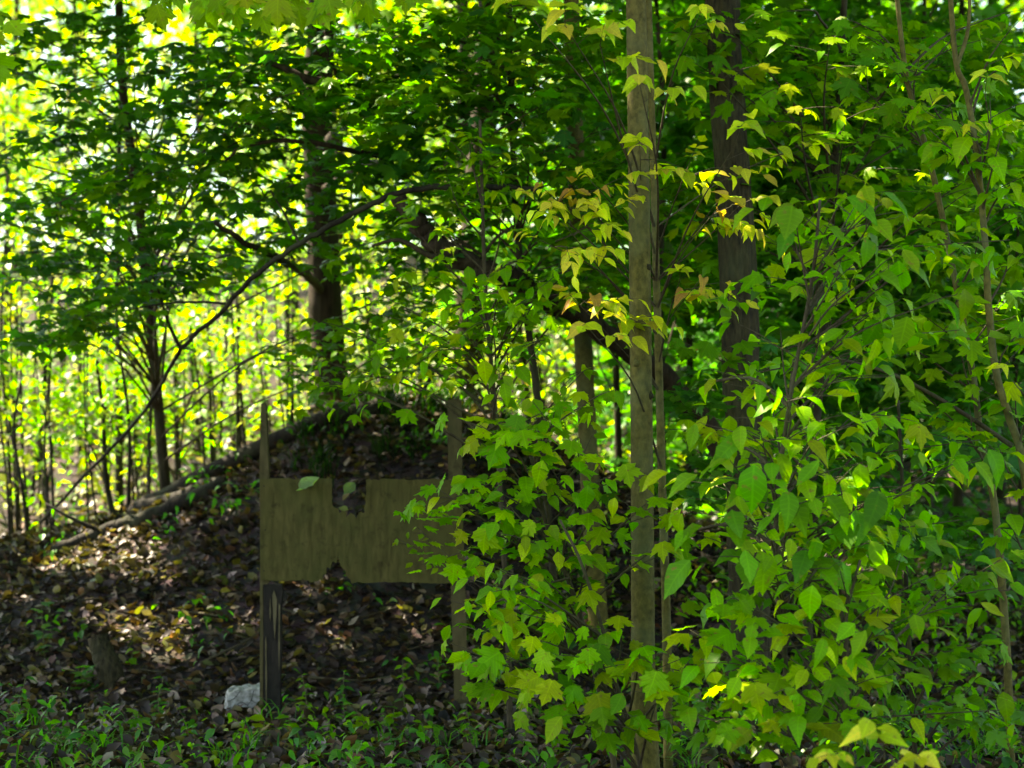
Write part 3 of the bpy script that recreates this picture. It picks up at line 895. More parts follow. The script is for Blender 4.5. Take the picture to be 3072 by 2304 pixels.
for path, a_, b_, sub in (
        ([(321, 290, 16.6), (308, 276, 15.4), (296, 268, 14.4), (268, 254, 13.4), (240, 240, 12.9), (215, 222, 12.7)], .04, .014, [(296, 268, 14.4), (284, 230, 13.8), (268, 200, 13.2), (250, 178, 13)]),
        ([(320, 150, 16.6), (350, 120, 15), (372, 94, 13.4), (342, 86, 12.6), (310, 80, 12.4), (284, 68, 12.4), (262, 60, 12.4)], .05, .018, [(342, 86, 12.6), (330, 60, 12.5), (325, 30, 12.5)]),
        ([(322, 190, 16.6), (360, 166, 14.6), (392, 160, 13.2), (343, 148, 12.6), (290, 141, 12.5), (245, 146, 12.5), (222, 162, 12.5)], .03, .007, [(290, 141, 12.5), (262, 128, 12.5), (240, 122, 12.5)])):
    for pth, r0_, r1_ in ((path, a_, b_), (sub, b_ * .8, .005)):
        C_ = curve(pxpath(pth), 26); C_[1:-1] += np.random.default_rng(len(pth)).normal(0, .006, (24, 3))
        T_ = Tubes(); T_.add(C_, np.linspace(r0_, r1_, 26), 8, .05, 2)
        T_.build('branch', M_RED, red.root, red.base)
# fallen log along the crest of the bank
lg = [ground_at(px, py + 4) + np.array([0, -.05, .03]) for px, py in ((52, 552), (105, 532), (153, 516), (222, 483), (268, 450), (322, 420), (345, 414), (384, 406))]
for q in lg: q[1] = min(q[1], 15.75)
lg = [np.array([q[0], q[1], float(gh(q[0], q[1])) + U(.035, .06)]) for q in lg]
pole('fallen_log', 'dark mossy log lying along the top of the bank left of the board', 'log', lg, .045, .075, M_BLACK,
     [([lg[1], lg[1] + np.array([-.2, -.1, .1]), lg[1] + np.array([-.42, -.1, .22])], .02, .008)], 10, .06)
# short dark stump low on the left
sq = ground_at(106, 684)
pole('tree_stump', 'dark rotten stump among the litter at the lower left', 'stump', [sq + np.array([.05, 0, -.1]), sq + np.array([.02, 0, .08]), sq + np.array([-.03, .02, .2]), sq + np.array([-.07, .03, .30])], .088, .06, M_ROUGH, sides=20, ridge=.12)
pole('dead_stick', 'bare pale stick leaning over the bank between the two posts', 'branch',
     pxpath([(412, 412, 15.3), (420, 395, 15.2), (430, 378, 15.1), (441, 358, 15.0)]), .014, .02, M_TWIG)

# ------------------------------------------------------------------ SAPLINGS IN THE SUN behind the bank
ORD0 = ['first', 'second', 'third', 'fourth', 'fifth', 'sixth', 'seventh', 'eighth', 'ninth', 'tenth', 'eleventh', 'twelfth', 'thirteenth', 'fourteenth', 'fifteenth',
       'sixteenth', 'seventeenth', 'eighteenth', 'nineteenth', 'twentieth', 'twenty-first', 'twenty-second', 'twenty-third', 'twenty-fourth', 'twenty-fifth', 'twenty-sixth',
       'twenty-seventh', 'twenty-eighth', 'twenty-ninth', 'thirtieth', 'thirty-first', 'thirty-second', 'thirty-third', 'thirty-fourth', 'thirty-fifth', 'thirty-sixth']
ORD = ORD0[:19] + [w for t, tt in zip(('twent', 'thirt', 'fort', 'fift', 'sixt'), ('twenty', 'thirty', 'forty', 'fifty', 'sixty')) for w in [t + 'ieth'] + [tt + '-' + o for o in ORD0[:9]]]
def zat(py, Y):
    return at(512, py, Y)[2]
sap = [  # px at the foot, px at the top, top row, distance, radius
    (22, 8, 420, 17.5, .022), (52, 40, 400, 18, .02), (62, 42, 405, 17, .018), (122, 96, 360, 17.2, .03), (182, 176, 330, 19, .04), (216, 208, 310, 18.5, .026),
    (245, 230, 300, 20, .018), (275, 262, 290, 21, .018), (105, 100, 300, 22, .02), (140, 128, 280, 23, .022), (30, 60, 200, 22, .03), (80, 84, 180, 24, .03), (200, 190, 160, 24, .035),
    (240, 246, 150, 26, .035), (10, 4, 120, 26, .04), (120, 122, 60, 20, .05), (290, 292, 240, 19, .02), (370, 360, 250, 18, .022), (400, 396, 230, 20, .03), (425, 412, 300, 18.5, .02),
    (530, 520, 250, 19, .045), (548, 540, 280, 21, .03), (505, 500, 280, 23, .025), (455, 452, 200, 24, .03), (350, 352, 130, 26, .04), (560, 566, 160, 24, .035), (60, 70, 80, 28, .04), (290, 280, 80, 28, .04), (420, 424, 60, 28, .04)]
for q in range(34):
    fx = U(0, 330); sap.append((fx, fx + U(-16, 4), U(200, 390), U(16.3, 19.5), U(.009, .02)))
sap.sort(key=lambda s: s[0])
for q, (fx, tx, ty, Y, rad) in enumerate(sap):
    x0 = at(fx, 449, Y)[0]; g = float(gh(x0, Y))
    top = at(tx, ty, Y)
    b = np.array([x0, Y, g - .05])
    P = [b, b + (top - b) * .35 + np.array([U(-.06, .06), U(-.1, .1), 0]), b + (top - b) * .7 + np.array([U(-.06, .06), U(-.1, .1), 0]), top]
    p = Plant('sapling', '%s sapling in the sunlit background, %s stem from the left edge' % ('thin bare' if rad < .0201 and fx < 335 else 'slim leafy', ORD[q]), 'tree', P, rad, rad * .45, M_BLACK, 7, .03, q, group='saplings in the sunlit wood behind the bank')
    h = top[2] - b[2]
    pal = 'sunny' if U(0, 1) < .8 else 'light'
    bare = rad < .0201 and fx < 335
    p.crown(b + (top - b) * (.98 if bare else .8), (.6 + .1 * h, .8, .25 * h if bare else .4 * h), int(60 if bare else 150 + 62 * h), .105, pal, clumps=8 if bare else 12, clr=.28, seed=q + 100, limbs=not bare)

# undergrowth in the sun and in the shade
def undergrowth(name, label, n, x0, x1, y0, y1, h0, size, pal, seed, clumps=200, tmpl=SMALL, thin=None, clr=.35):
    r = np.random.default_rng(seed)
    cx = r.uniform(x0, x1, clumps); cyy = r.uniform(y0, y1, clumps)
    cz = gh(cx, cyy) + r.uniform(.1, 1, clumps) ** 1.4 * h0
    ci = r.integers(0, clumps, n)
    pos = np.stack([cx, cyy, cz], 1)[ci] + r.normal(0, 1, (n, 3)) * np.array([clr, clr, clr * .6])
    k = pos[:, 2] > gh(pos[:, 0], pos[:, 1]) + .02
    if thin is not None: k &= thin(pos)
    pos = pos[k]; n = len(pos)
    a = r.uniform(0, 6.283, n)
    ax = np.stack([np.cos(a), np.sin(a), -r.uniform(-.2, .9, n)], 1)
    nr = np.stack([r.normal(0, .4, n), r.normal(-.2, .4, n), np.ones(n)], 1)
    o = leaf_cloud(name, tmpl, pos, ax, nr, size * r.uniform(.6, 1.2, n), pick(pal, n, .25, r), M_LEAVES)
    return tag(o, label, 'undergrowth')
undergrowth('undergrowth', 'sunlit low green undergrowth beyond the bank', 11000, -9, 2.2, 17, 34, 1.3, .12, 'sunny', 200, 330)
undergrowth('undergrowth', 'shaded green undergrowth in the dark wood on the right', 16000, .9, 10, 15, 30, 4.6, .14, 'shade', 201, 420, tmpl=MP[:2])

# ------------------------------------------------------------------ TREES ON THE SLOPE, farther off
r = np.random.default_rng(77)
slope = []
while len(slope) < 30:
    y = r.uniform(27, 58); x = r.uniform(-.33, .33) * y
    if all((x - a) ** 2 + (y - b) ** 2 > 6 for a, b in slope): slope.append((x, y))
slope.sort(key=lambda s: s[0] / s[1])
for q, (x, y) in enumerate(slope):
    g = float(gh(x, y)); h = r.uniform(8, 12)
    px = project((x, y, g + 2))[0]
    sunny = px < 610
    p = Plant('slope_tree', 'leafy tree on the rising ground far behind, %s from the left' % ORD[q], 'tree',
              [np.array([x, y, g - .1]), np.array([x + r.normal(0, .1), y, g + h * .4]), np.array([x + r.normal(0, .3), y, g + h])], r.uniform(.07, .14), .04, M_DARK, 8, .03, q,
              group='trees on the slope far behind')
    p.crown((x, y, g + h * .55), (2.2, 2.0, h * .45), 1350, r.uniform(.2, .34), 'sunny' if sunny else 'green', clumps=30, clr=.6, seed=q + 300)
def far_woods():
    r = np.random.default_rng(9)
    n = 26000
    y = r.uniform(60, 85, n); x = r.uniform(-.55, .55, n) * y
    g = gh(x, y)
    z = g + r.uniform(0, 1, n) ** .85 * (21 + 3 * np.sin(x * .35))
    a = r.uniform(0, 6.283, n)
    ax = np.stack([np.cos(a), np.sin(a), -r.uniform(-.2, .9, n)], 1)
    nr = np.stack([r.normal(0, .5, n), r.normal(-.2, .5, n), np.ones(n)], 1)
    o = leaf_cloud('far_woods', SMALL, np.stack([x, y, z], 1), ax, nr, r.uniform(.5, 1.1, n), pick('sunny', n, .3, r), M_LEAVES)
    tag(o, 'leafy wood closing the view at the top of the slope', 'woods')
far_woods()

# shaded slim trunks in the dark right half
shade = [(664, 655, -20, 15, .03), (690, 684, 40, 17, .035), (790, 800, -20, 16, .04), (815, 822, -20, 19, .05), (850, 845, 30, 17, .03), (872, 878, -10, 21, .06), (930, 925, -20, 15.5, .03),
         (955, 962, 0, 18, .05), (1000, 990, -20, 20, .06), (1018, 1020, 200, 14.5, .02), (620, 616, 100, 17, .035), (770, 778, 200, 20, .04), (700, 705, -20, 22, .05), (900, 896, 200, 14.8, .018)]
shade.sort()
for q, (fx, tx, ty, Y, rad) in enumerate(shade):
    x0 = at(fx, 449, Y)[0]; g = float(gh(x0, Y)); top = at(tx, ty, Y); b = np.array([x0, Y, g - .05])
    P = [b, b + (top - b) * .4 + np.array([U(-.06, .06), 0, 0]), b + (top - b) * .7 + np.array([U(-.06, .06), 0, 0]), top]
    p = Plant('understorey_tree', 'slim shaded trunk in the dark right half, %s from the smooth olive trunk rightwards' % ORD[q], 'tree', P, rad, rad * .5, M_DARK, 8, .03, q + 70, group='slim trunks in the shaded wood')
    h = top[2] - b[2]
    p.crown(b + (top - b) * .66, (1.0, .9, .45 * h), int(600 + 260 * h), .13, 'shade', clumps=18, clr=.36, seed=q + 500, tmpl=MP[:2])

# ------------------------------------------------------------------ NEAR LEAFY PLANTS, leaf by leaf
def sprinkle(plant, targets, **kw):
    for t in targets:
        px, py, Y = t[:3]
        k2 = dict(kw)
        if len(t) > 3: k2.update(t[3])
        plant.bough(at(px, py, Y), k2.pop('kind'), k2.pop('size'), k2.pop('pal'), **k2)

# upper left, dark shaded maple layers
a = Plant('shaded_maple', 'slim maple left of the reddish trunk with dark green sprays across the upper left', 'tree',
          pxpath([(166, 498, 16.2), (152, 338, 16), (138, 200, 15.6), (122, 80, 15.2), (118, -40, 15)]), .05, .03, M_DARK, 10, .04, 9)
T1 = []
for row, (x0, y0, x1, y1, n) in enumerate([(60, 75, 270, 22, 5), (40, 140, 330, 62, 6), (20, 195, 330, 120, 6), (15, 240, 260, 178, 5), (10, 290, 220, 238, 5), (20, 335, 190, 300, 4)]):
    for q in range(n):
        f = (q + .5) / n
        T1.append((x0 + (x1 - x0) * f + U(-14, 14), y0 + (y1 - y0) * f + U(-12, 12), U(12.6, 14)))
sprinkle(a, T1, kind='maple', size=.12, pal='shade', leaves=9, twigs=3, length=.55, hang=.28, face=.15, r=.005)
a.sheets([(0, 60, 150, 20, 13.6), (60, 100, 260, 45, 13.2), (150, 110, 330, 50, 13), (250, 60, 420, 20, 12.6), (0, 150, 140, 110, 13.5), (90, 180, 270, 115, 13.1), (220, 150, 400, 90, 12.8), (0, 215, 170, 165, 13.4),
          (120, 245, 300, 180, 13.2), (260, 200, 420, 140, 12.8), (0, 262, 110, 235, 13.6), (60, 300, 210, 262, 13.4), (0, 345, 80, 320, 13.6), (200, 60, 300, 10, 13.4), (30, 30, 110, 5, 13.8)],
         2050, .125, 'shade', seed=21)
a.sheets([(200, 265, 330, 225, 13.6), (330, 260, 420, 215, 13.2), (60, 330, 160, 290, 13.4), (250, 110, 380, 75, 12.4)], 420, .125, 'green', seed=22)
a.sheets([(270, 350, 430, 300, 13.2), (300, 385, 440, 345, 13.4), (380, 300, 500, 250, 13), (60, 200, 260, 150, 12.8), (230, 130, 420, 70, 12.6)], 620, .115, 'green', seed=41)
# centre top, dark to mid green maple hanging from the pale slim trunk's neighbour
b = Plant('shaded_maple', 'slim maple behind the smooth olive trunk with green sprays filling the top centre', 'tree',
          pxpath([(555, 600, 12.6), (540, 420, 12.6), (520, 260, 12.5), (512, 120, 12.4), (508, -40, 12.3)]), .028, .018, M_DARK, 9, .03, 12)
T2 = [(380, 40, 12.2), (420, 70, 12.5), (350, 95, 12.8), (400, 120, 12.6), (330, 40, 12.4), (450, 105, 12), (380, 165, 12.8), (430, 175, 12.5), (470, 60, 12), (540, 55, 11.8), (520, 95, 11.5), (560, 140, 11.6), (600, 125, 11.8),
      (530, 150, 11.6), (590, 175, 11.8), (600, 215, 12), (560, 235, 12), (600, 260, 11.8), (490, 200, 12.4), (350, 205, 13), (310, 190, 13), (610, 40, 12), (470, 145, 12.2)]
sprinkle(b, T2, kind='maple', size=.125, pal='shade', leaves=10, twigs=3, length=.5, hang=.5, face=.5)
b.sheets([(330, 90, 470, 50, 12.6), (370, 140, 500, 95, 12.4), (330, 190, 470, 145, 12.8), (400, 215, 520, 180, 12.5), (380, 260, 480, 235, 12.9), (480, 40, 620, 10, 12.2), (520, 110, 640, 60, 12), (540, 200, 650, 150, 12.2), (540, 270, 640, 235, 12.2), (420, 20, 520, 0, 12.4)],
         900, .125, 'shade', seed=23)
b.sheets([(430, 90, 520, 50, 11.9), (360, 120, 470, 80, 12.1), (520, 60, 620, 25, 11.8), (440, 190, 540, 150, 12), (400, 30, 520, 5, 12), (340, 60, 420, 30, 12.2)], 700, .125, 'green', seed=33)
b.sheets([(500, 130, 600, 70, 11.6), (560, 180, 640, 140, 11.7), (560, 240, 640, 200, 11.8), (470, 320, 640, 250, 12.2)], 380, .13, 'green', seed=24)
# top left corner, bright leaves close to the camera, from a maple left of the frame
c = Plant('overhanging_maple', 'maple reaching in from the left with bright yellow green leaves hanging along the top edge', 'tree',
          [np.array([-3.3, 8.4, 0]), np.array([-3.25, 8.4, 2]), np.array([-3.1, 8.5, 3.6]), np.array([-2.9, 8.6, 5])], .06, .035, M_SMOOTH, 12, .04, 13)
s0 = c.C[-8]
sprinkle(c, [(190, -6, 8.2), (235, -10, 8.3), (270, 2, 8.1), (305, -2, 8.2), (345, -8, 8.3), (150, -14, 8.4), (395, -6, 8.4), (5, 20, 8.0), (-6, 60, 8.1)], kind='maple', size=.135, pal='lime', leaves=8, twigs=2, length=.32, hang=.95, face=.9, start=s0, r=.005)
# centre left, flat green sprays over the board
d = Plant('green_sapling', 'sapling behind the right post with flat fresh green sprays above the board', 'tree',
          pxpath([(508, 640, 11.2), (503, 540, 11.1), (496, 420, 11), (486, 300, 11), (482, 190, 11), (480, 120, 11)]), .018, .008, M_TWIG, 8, 0, 14)
T3 = [(455, 145, 10.8), (430, 215, 10.8), (450, 185, 10.8), (470, 155, 10.9), (420, 235, 10.8), (500, 215, 10.6), (410, 265, 10.9)]
sprinkle(d, T3, kind='ovate', size=.10, pal='light', leaves=3, twigs=1, length=.3, hang=.5, face=.4, pinnate=True)
T3 = [(335, 365, 11.2), (370, 340, 11.2), (400, 320, 11.2), (440, 300, 11), (480, 290, 11), (420, 345, 11), (460, 330, 10.8), (350, 330, 11.3), (520, 310, 10.7), (300, 372, 11.3), (390, 300, 11.2), (505, 345, 10.8)]
sprinkle(d, T3, kind=['ovate', 'maple'], size=.11, pal='green', leaves=10, twigs=3, length=.45, hang=.35, face=.3)
sprinkle(d, [(325, 378, 11), (360, 352, 11), (395, 335, 11), (430, 318, 10.8), (465, 305, 10.7), (500, 292, 10.6), (535, 300, 10.5), (450, 345, 10.8), (490, 320, 10.6), (415, 362, 11), (545, 340, 10.3), (570, 270, 10.5), (585, 370, 10.2), (520, 260, 10.6)],
         kind=['ovate', 'ovate', 'maple'], size=.10, pal='light', leaves=11, twigs=3, length=.5, hang=.3, face=.45, direction=(-.9, -.1, -.3))
T3 = [(485, 365, 10.2), (500, 385, 10.2), (470, 270, 10.5), (540, 290, 10.4)]
sprinkle(d, T3, kind='broad', size=.12, pal='light', leaves=6, twigs=1, length=.3, hang=.9, face=.8)
sprinkle(d, [(400, 540, 11.4), (418, 528, 11.4), (425, 560, 11.4)], kind='broad', size=.055, pal='lime', leaves=4, twigs=1, length=.15, hang=.5, face=.6, r=.002)
# yellow leaved hickory behind the smooth trunk
e = Plant('yellow_hickory', 'slender hickory hugging the smooth olive trunk, its compound leaves turned yellow', 'tree',
          pxpath([(668, 735, 9.9), (666, 600, 9.9), (662, 480, 9.9), (657, 300, 9.9), (652, 120, 9.9), (648, -20, 9.9)]), .026, .016, M_SMOOTH, 9, .03, 15)
sprinkle(e, [(530, 195, 9.3), (560, 200, 9.3), (590, 180, 9.3), (540, 240, 9.2), (565, 225, 9.2), (690, 162, 9.4), (640, 150, 9.2), (715, 205, 9.4), (740, 205, 9.5), (580, 298, 9.2), (680, 280, 9.4), (610, 310, 9.3), (790, 150, 9.6)],
         kind=['ovate', 'broad'], size=.09, pal='yellow', leaves=2, twigs=1, length=.25, hang=.45, face=.55, spread=.7, pinnate=True, r=.004, colvar=.25)
sprinkle(e, [(565, 25, 8.2), (600, 45, 8.2), (530, 15, 8.3), (640, 85, 8.3), (735, 145, 8.6), (590, 330, 8.6), (700, 15, 8.8)], kind=['ovate', 'broad'], size=.12, spread=.7, pal='yellow', leaves=2, twigs=0, length=.18, hang=.5, face=.9, pinnate=True, r=.004)
sprinkle(e, [(545, 190, 9.2), (575, 185, 9.2), (720, 205, 9.3), (570, 295, 9.1), (700, 280, 9.3)], kind='curled', size=.09, pal='ochre', leaves=5, twigs=1, length=.2, hang=.4, face=.5, r=.003)
# foreground bush in the centre
f = Plant('green_maple_sapling', 'young maple sapling with fresh light green leaves overlapping the right end of the board', 'sapling',
          pxpath([(612, 752, 9.2), (592, 660, 9.2), (572, 590, 9.2), (548, 530, 9.2), (532, 460, 9.2), (520, 420, 9.2)]), .016, .007, M_TWIG, 8, 0, 16)
T4 = [(480, 425, 9), (500, 450, 9), (520, 420, 9), (545, 440, 9), (470, 480, 9), (440, 490, 8.9), (505, 500, 8.9), (540, 480, 9), (570, 470, 9), (590, 440, 9.1), (490, 530, 8.9), (530, 540, 8.8), (570, 520, 8.9),
      (600, 500, 9), (555, 410, 9.1), (600, 540, 9), (480, 560, 8.9), (545, 580, 8.8), (600, 395, 9.2), (620, 470, 8.9), (650, 500, 8.8), (670, 540, 8.9)]
sprinkle(f, T4, kind=['maple', 'maple', 'broad'], size=.115, pal='light', leaves=8, twigs=2, colvar=.22, length=.36, hang=.7, face=.75)
g_ = Plant('ovate_shrub', 'shrub with rows of light green oval leaves below the right end of the board', 'shrub',
           pxpath([(640, 765, 8.8), (618, 690, 8.8), (600, 620, 8.8), (580, 560, 8.7), (560, 520, 8.7)]), .012, .006, M_TWIG, 7, 0, 17)
sprinkle(g_, [(450, 600, 8.6), (475, 580, 8.6), (500, 570, 8.6), (460, 625, 8.6), (490, 610, 8.6), (520, 600, 8.6)], kind='ovate', size=.10, pal='light', leaves=9, twigs=1, length=.3, hang=.65, face=.7)
sprinkle(g_, [(470, 655, 8.6), (505, 655, 8.5), (540, 640, 8.5), (560, 620, 8.5), (500, 690, 8.6), (545, 680, 8.4), (590, 650, 8.4), (580, 690, 8.4), (620, 620, 8.6), (640, 650, 8.5), (600, 710, 8.3), (560, 715, 8.4), (660, 690, 8.3), (690, 660, 8.4)],
         kind=['maple', 'broad', 'maple'], size=.125, pal='light', leaves=7, twigs=2, colvar=.22, length=.34, hang=.75, face=.8)
# right bush of oval leaves
h_ = Plant('ovate_shrub', 'tall shrub with long drooping pointed leaves between the furrowed trunk and the right edge', 'shrub',
           pxpath([(790, 768, 8.3), (784, 640, 8.3), (776, 520, 8.3), (790, 400, 8.2), (812, 280, 8.2), (820, 200, 8.2)]), .014, .006, M_TWIG, 8, 0, 18)
T5 = [(830, 195, 8.2), (800, 215, 8.2), (880, 205, 8.1), (795, 270, 8.1), (840, 265, 8.1), (900, 270, 8.2), (770, 330, 8.1), (820, 320, 8.1), (870, 310, 8.1), (930, 280, 8.3), (780, 390, 8), (830, 375, 8), (880, 395, 8), (760, 430, 7.9),
      (820, 430, 7.9), (870, 440, 7.9), (730, 460, 7.8), (750, 480, 7.8), (840, 350, 8), (790, 500, 7.8), (850, 490, 7.9), (900, 450, 8), (740, 540, 7.8), (770, 560, 7.8), (810, 545, 7.8), (950, 470, 8.2), (870, 500, 7.9)]
sprinkle(h_, [(795, 215, 8), (835, 212, 8), (878, 205, 8), (885, 270, 8), (745, 430, 7.8), (762, 470, 7.8), (735, 520, 7.8), (752, 555, 7.7), (790, 500, 7.8), (850, 470, 7.9), (868, 500, 7.9), (815, 540, 7.8), (940, 300, 8.2), (980, 460, 8.2)], kind=['ovate', 'ovate', 'broad'], size=.17, pal='green', leaves=5, twigs=2, length=.4, hang=.95, face=.8, r=.005, spread=.55)
sprinkle(h_, T5[1::3] + T5[2::3], kind=['ovate', 'ovate', 'broad'], size=.12, pal='light', leaves=9, twigs=3, colvar=.22, length=.45, hang=.4, face=.55, r=.005, spread=.5)
sprinkle(h_, [(q[0] + U(-25, 25), q[1] + U(-25, 25), U(8.4, 9)) for q in T5[::2]], kind=['ovate', 'maple'], size=.12, pal='light', leaves=9, twigs=3, length=.42, hang=.5, face=.6, r=.005, spread=.5)
i_ = Plant('ovate_shrub', 'low shrub with broad oval leaves in the lower right, left of the thin dark stem', 'shrub',
           pxpath([(842, 775, 8), (850, 690, 8), (846, 620, 8), (860, 560, 8)]), .011, .006, M_TWIG, 7, 0, 19)
T6 = [(720, 590, 7.9), (760, 610, 7.9), (800, 590, 7.8), (840, 570, 7.9), (740, 645, 7.8), (790, 640, 7.7), (830, 630, 7.8), (880, 600, 8), (720, 680, 7.8), (760, 690, 7.7), (810, 680, 7.7), (850, 680, 7.8), (700, 715, 7.8), (780, 725, 7.7),
      (900, 560, 8.1), (940, 590, 8.2), (970, 570, 8.3), (880, 640, 8), (690, 630, 8)]
sprinkle(i_, T6, kind=['broad', 'ovate', 'maple'], size=.125, pal='light', leaves=8, twigs=3, colvar=.22, length=.4, hang=.5, face=.7, r=.005, spread=.5)
# slim saplings at the right edge
j_ = Plant('bent_sapling', 'slender forked sapling with a kinked stem close to the right edge', 'sapling',
           pxpath([(1040, 620, 9), (1024, 470, 9), (1009, 417, 9), (996, 372, 9), (988, 300, 9), (986, 255, 9), (977, 157, 9), (966, 90, 9), (956, 62, 9), (949, -20, 9)]), .021, .012, M_SMOOTH, 9, .03, 20)
tt = Tubes(); tt.add(curve(pxpath([(957, 65, 9), (968, 30, 9), (970, -20, 9)]), 8), np.linspace(.011, .007, 8), 7)
tt.build('branch', M_SMOOTH, j_.root, j_.base)
T7 = [(930, 95, 9.2), (990, 100, 9), (1010, 60, 9.2), (1000, 140, 8.8), (930, 130, 9), (960, 120, 9), (1015, 180, 9), (1010, 250, 9.1), (1020, 330, 9), (1015, 390, 9), (1000, 450, 9), (1010, 520, 9)]
sprinkle(j_, T7, kind=['maple', 'broad'], size=.125, pal='light', leaves=9, twigs=2, length=.38, hang=.5, face=.6)
sprinkle(j_, [(950, 105, 8.7), (985, 95, 8.7), (1010, 30, 8.8), (1012, 380, 8.8)], kind='ovate', size=.1, pal='yellow', leaves=2, twigs=0, length=.2, hang=.5, face=.7, pinnate=True)
k_ = Plant('straight_sapling', 'slender pale stem rising left of the kinked sapling', 'sapling',
           pxpath([(1010, 735, 9.6), (1006, 640, 9.6), (995, 509, 9.6), (981, 440, 9.6), (972, 370, 9.6), (949, 250, 9.6), (930, 162, 9.6), (907, 79, 9.6), (895, -20, 9.6)]), .022, .012, M_SMOOTH, 9, .03, 21)
tt = Tubes(); tt.add(curve(pxpath([(1012, 446, 9.5), (966, 415, 9.5), (905, 380, 9.4), (856, 363, 9.3), (800, 352, 9.3)]), 14), np.linspace(.013, .006, 14), 7)
tt.build('branch', M_TWIG, k_.root, k_.base)
T8 = [(880, 40, 9.8), (920, 55, 9.6), (850, 20, 9.8), (960, 30, 9.8), (1000, 15, 10), (900, 110, 9.5), (860, 85, 9.6), (940, 200, 9.6), (980, 230, 9.4), (930, 320, 9.6), (960, 345, 9.4), (900, 340, 9.6), (970, 410, 9.4), (930, 400, 9.5), (960, 290, 9.5), (1000, 300, 9.6)]
sprinkle(k_, T8, kind='maple', size=.12, pal='green', leaves=9, twigs=3, length=.42, hang=.5, face=.6)
l_ = Plant('shaded_maple', 'slim maple right of the furrowed trunk with mid green leaves in the upper right', 'tree',
           pxpath([(806, 740, 12), (812, 500, 12), (826, 300, 12), (838, 120, 12), (846, -30, 12)]), .03, .018, M_DARK, 9, .03, 22)
T9 = [(770, 30, 11.5), (800, 60, 11.4), (830, 30, 11.6), (770, 90, 11.3), (690, 60, 11), (720, 80, 10.6), (780, 130, 11.4), (830, 110, 11.4), (880, 90, 11.8), (850, 150, 11.5), (800, 175, 11.4), (900, 170, 11.8), (950, 60, 12), (780, 230, 11.4),
      (860, 220, 11.6), (920, 240, 11.8), (685, 110, 11.6), (690, 220, 11.7), (680, 340, 10.8), (690, 420, 10.8), (720, 20, 10.8), (670, 20, 10.9), (1000, 200, 11.8), (990, 120, 12)]
sprinkle(l_, T9[::2], kind='maple', size=.13, pal='green', leaves=10, twigs=3, length=.5, hang=.55, face=.6)
sprinkle(l_, T9[1::2], kind='maple', size=.13, pal='light', leaves=11, twigs=3, length=.5, hang=.5, face=.7)
sprinkle(l_, [(830, 40, 10.2), (845, 120, 10.4), (800, 110, 10.3), (930, 40, 10.4), (870, 170, 10.4), (980, 170, 10.4), (830, 235, 10.2)],
         kind=['maple', 'maple', 'ovate'], size=.115, pal='light', leaves=8, twigs=3, length=.45, hang=.35, face=.5)
l_.sheets([(680, 30, 800, 10, 11.6), (760, 80, 900, 40, 11.8), (860, 30, 1024, 60, 12.2), (780, 130, 920, 110, 12), (900, 120, 1024, 160, 12.3), (660, 190, 760, 150, 11.8), (800, 200, 960, 200, 12.2), (660, 290, 740, 250, 12), (930, 250, 1024, 280, 12.4), (840, 300, 1000, 320, 12.4)],
          1500, .125, 'green', seed=25)
l_.sheets([(660, 400, 760, 370, 11.8), (660, 480, 760, 450, 11.6), (900, 420, 1024, 460, 12), (880, 520, 1024, 540, 12), (740, 330, 860, 360, 12.2), (760, 480, 880, 470, 12.2)], 900, .12, 'shade', seed=26)
f.sheets([(425, 510, 500, 480, 9.1), (440, 560, 520, 530, 9.1), (480, 440, 560, 405, 9.3), (475, 610, 560, 580, 9), (480, 665, 560, 640, 9)], 170, .095, 'light', width=.16, thick=.05, seed=42)
h_.sheets([(710, 300, 850, 270, 8.7), (800, 345, 960, 330, 8.8), (720, 380, 880, 350, 8.6), (720, 450, 850, 425, 8.5), (830, 460, 980, 440, 8.7), (700, 530, 840, 505, 8.4), (820, 540, 960, 520, 8.6), (880, 250, 1010, 240, 8.9)],
          420, .105, 'light', width=.2, thick=.05, tmpl=OV, seed=43)
i_.sheets([(690, 600, 820, 580, 8.3), (800, 610, 940, 590, 8.4), (700, 660, 840, 640, 8.2), (820, 670, 960, 650, 8.3), (700, 720, 860, 705, 8.1), (860, 720, 1000, 710, 8.3), (900, 600, 1010, 590, 8.5)],
          360, .105, 'green', width=.2, thick=.05, tmpl=OV + MP[:3], seed=44)
m_ = Plant('thin_sapling', 'thin dark upright stem in the lower right with a few broad leaves', 'sapling',
           pxpath([(915, 760, 8.8), (912, 700, 8.8), (907, 600, 8.8), (902, 480, 8.8), (898, 400, 8.8)]), .013, .007, M_DARK, 8, .03, 23)
sprinkle(m_, [(870, 545, 8.6), (960, 555, 8.6), (1000, 560, 8.7), (970, 690, 8.6), (940, 660, 8.7), (985, 640, 8.6), (1000, 700, 8.5)], kind=['broad', 'maple'], size=.14, pal='green', leaves=6, twigs=1, length=.34, hang=.6, face=.7)
n_ = Plant('yellow_hickory', 'low hickory seedling with bright yellow compound leaves at the bottom right edge', 'sapling',
           pxpath([(900, 800, 7.2), (896, 770, 7.2), (890, 755, 7.2)]), .008, .005, M_TWIG, 6, 0, 24)
sprinkle(n_, [(850, 760, 6.8), (885, 754, 6.8), (915, 763, 6.8)], kind=['ovate'], size=.11, pal='yellow', leaves=2, twigs=0, length=.16, hang=.3, face=.8, pinnate=True, r=.003)

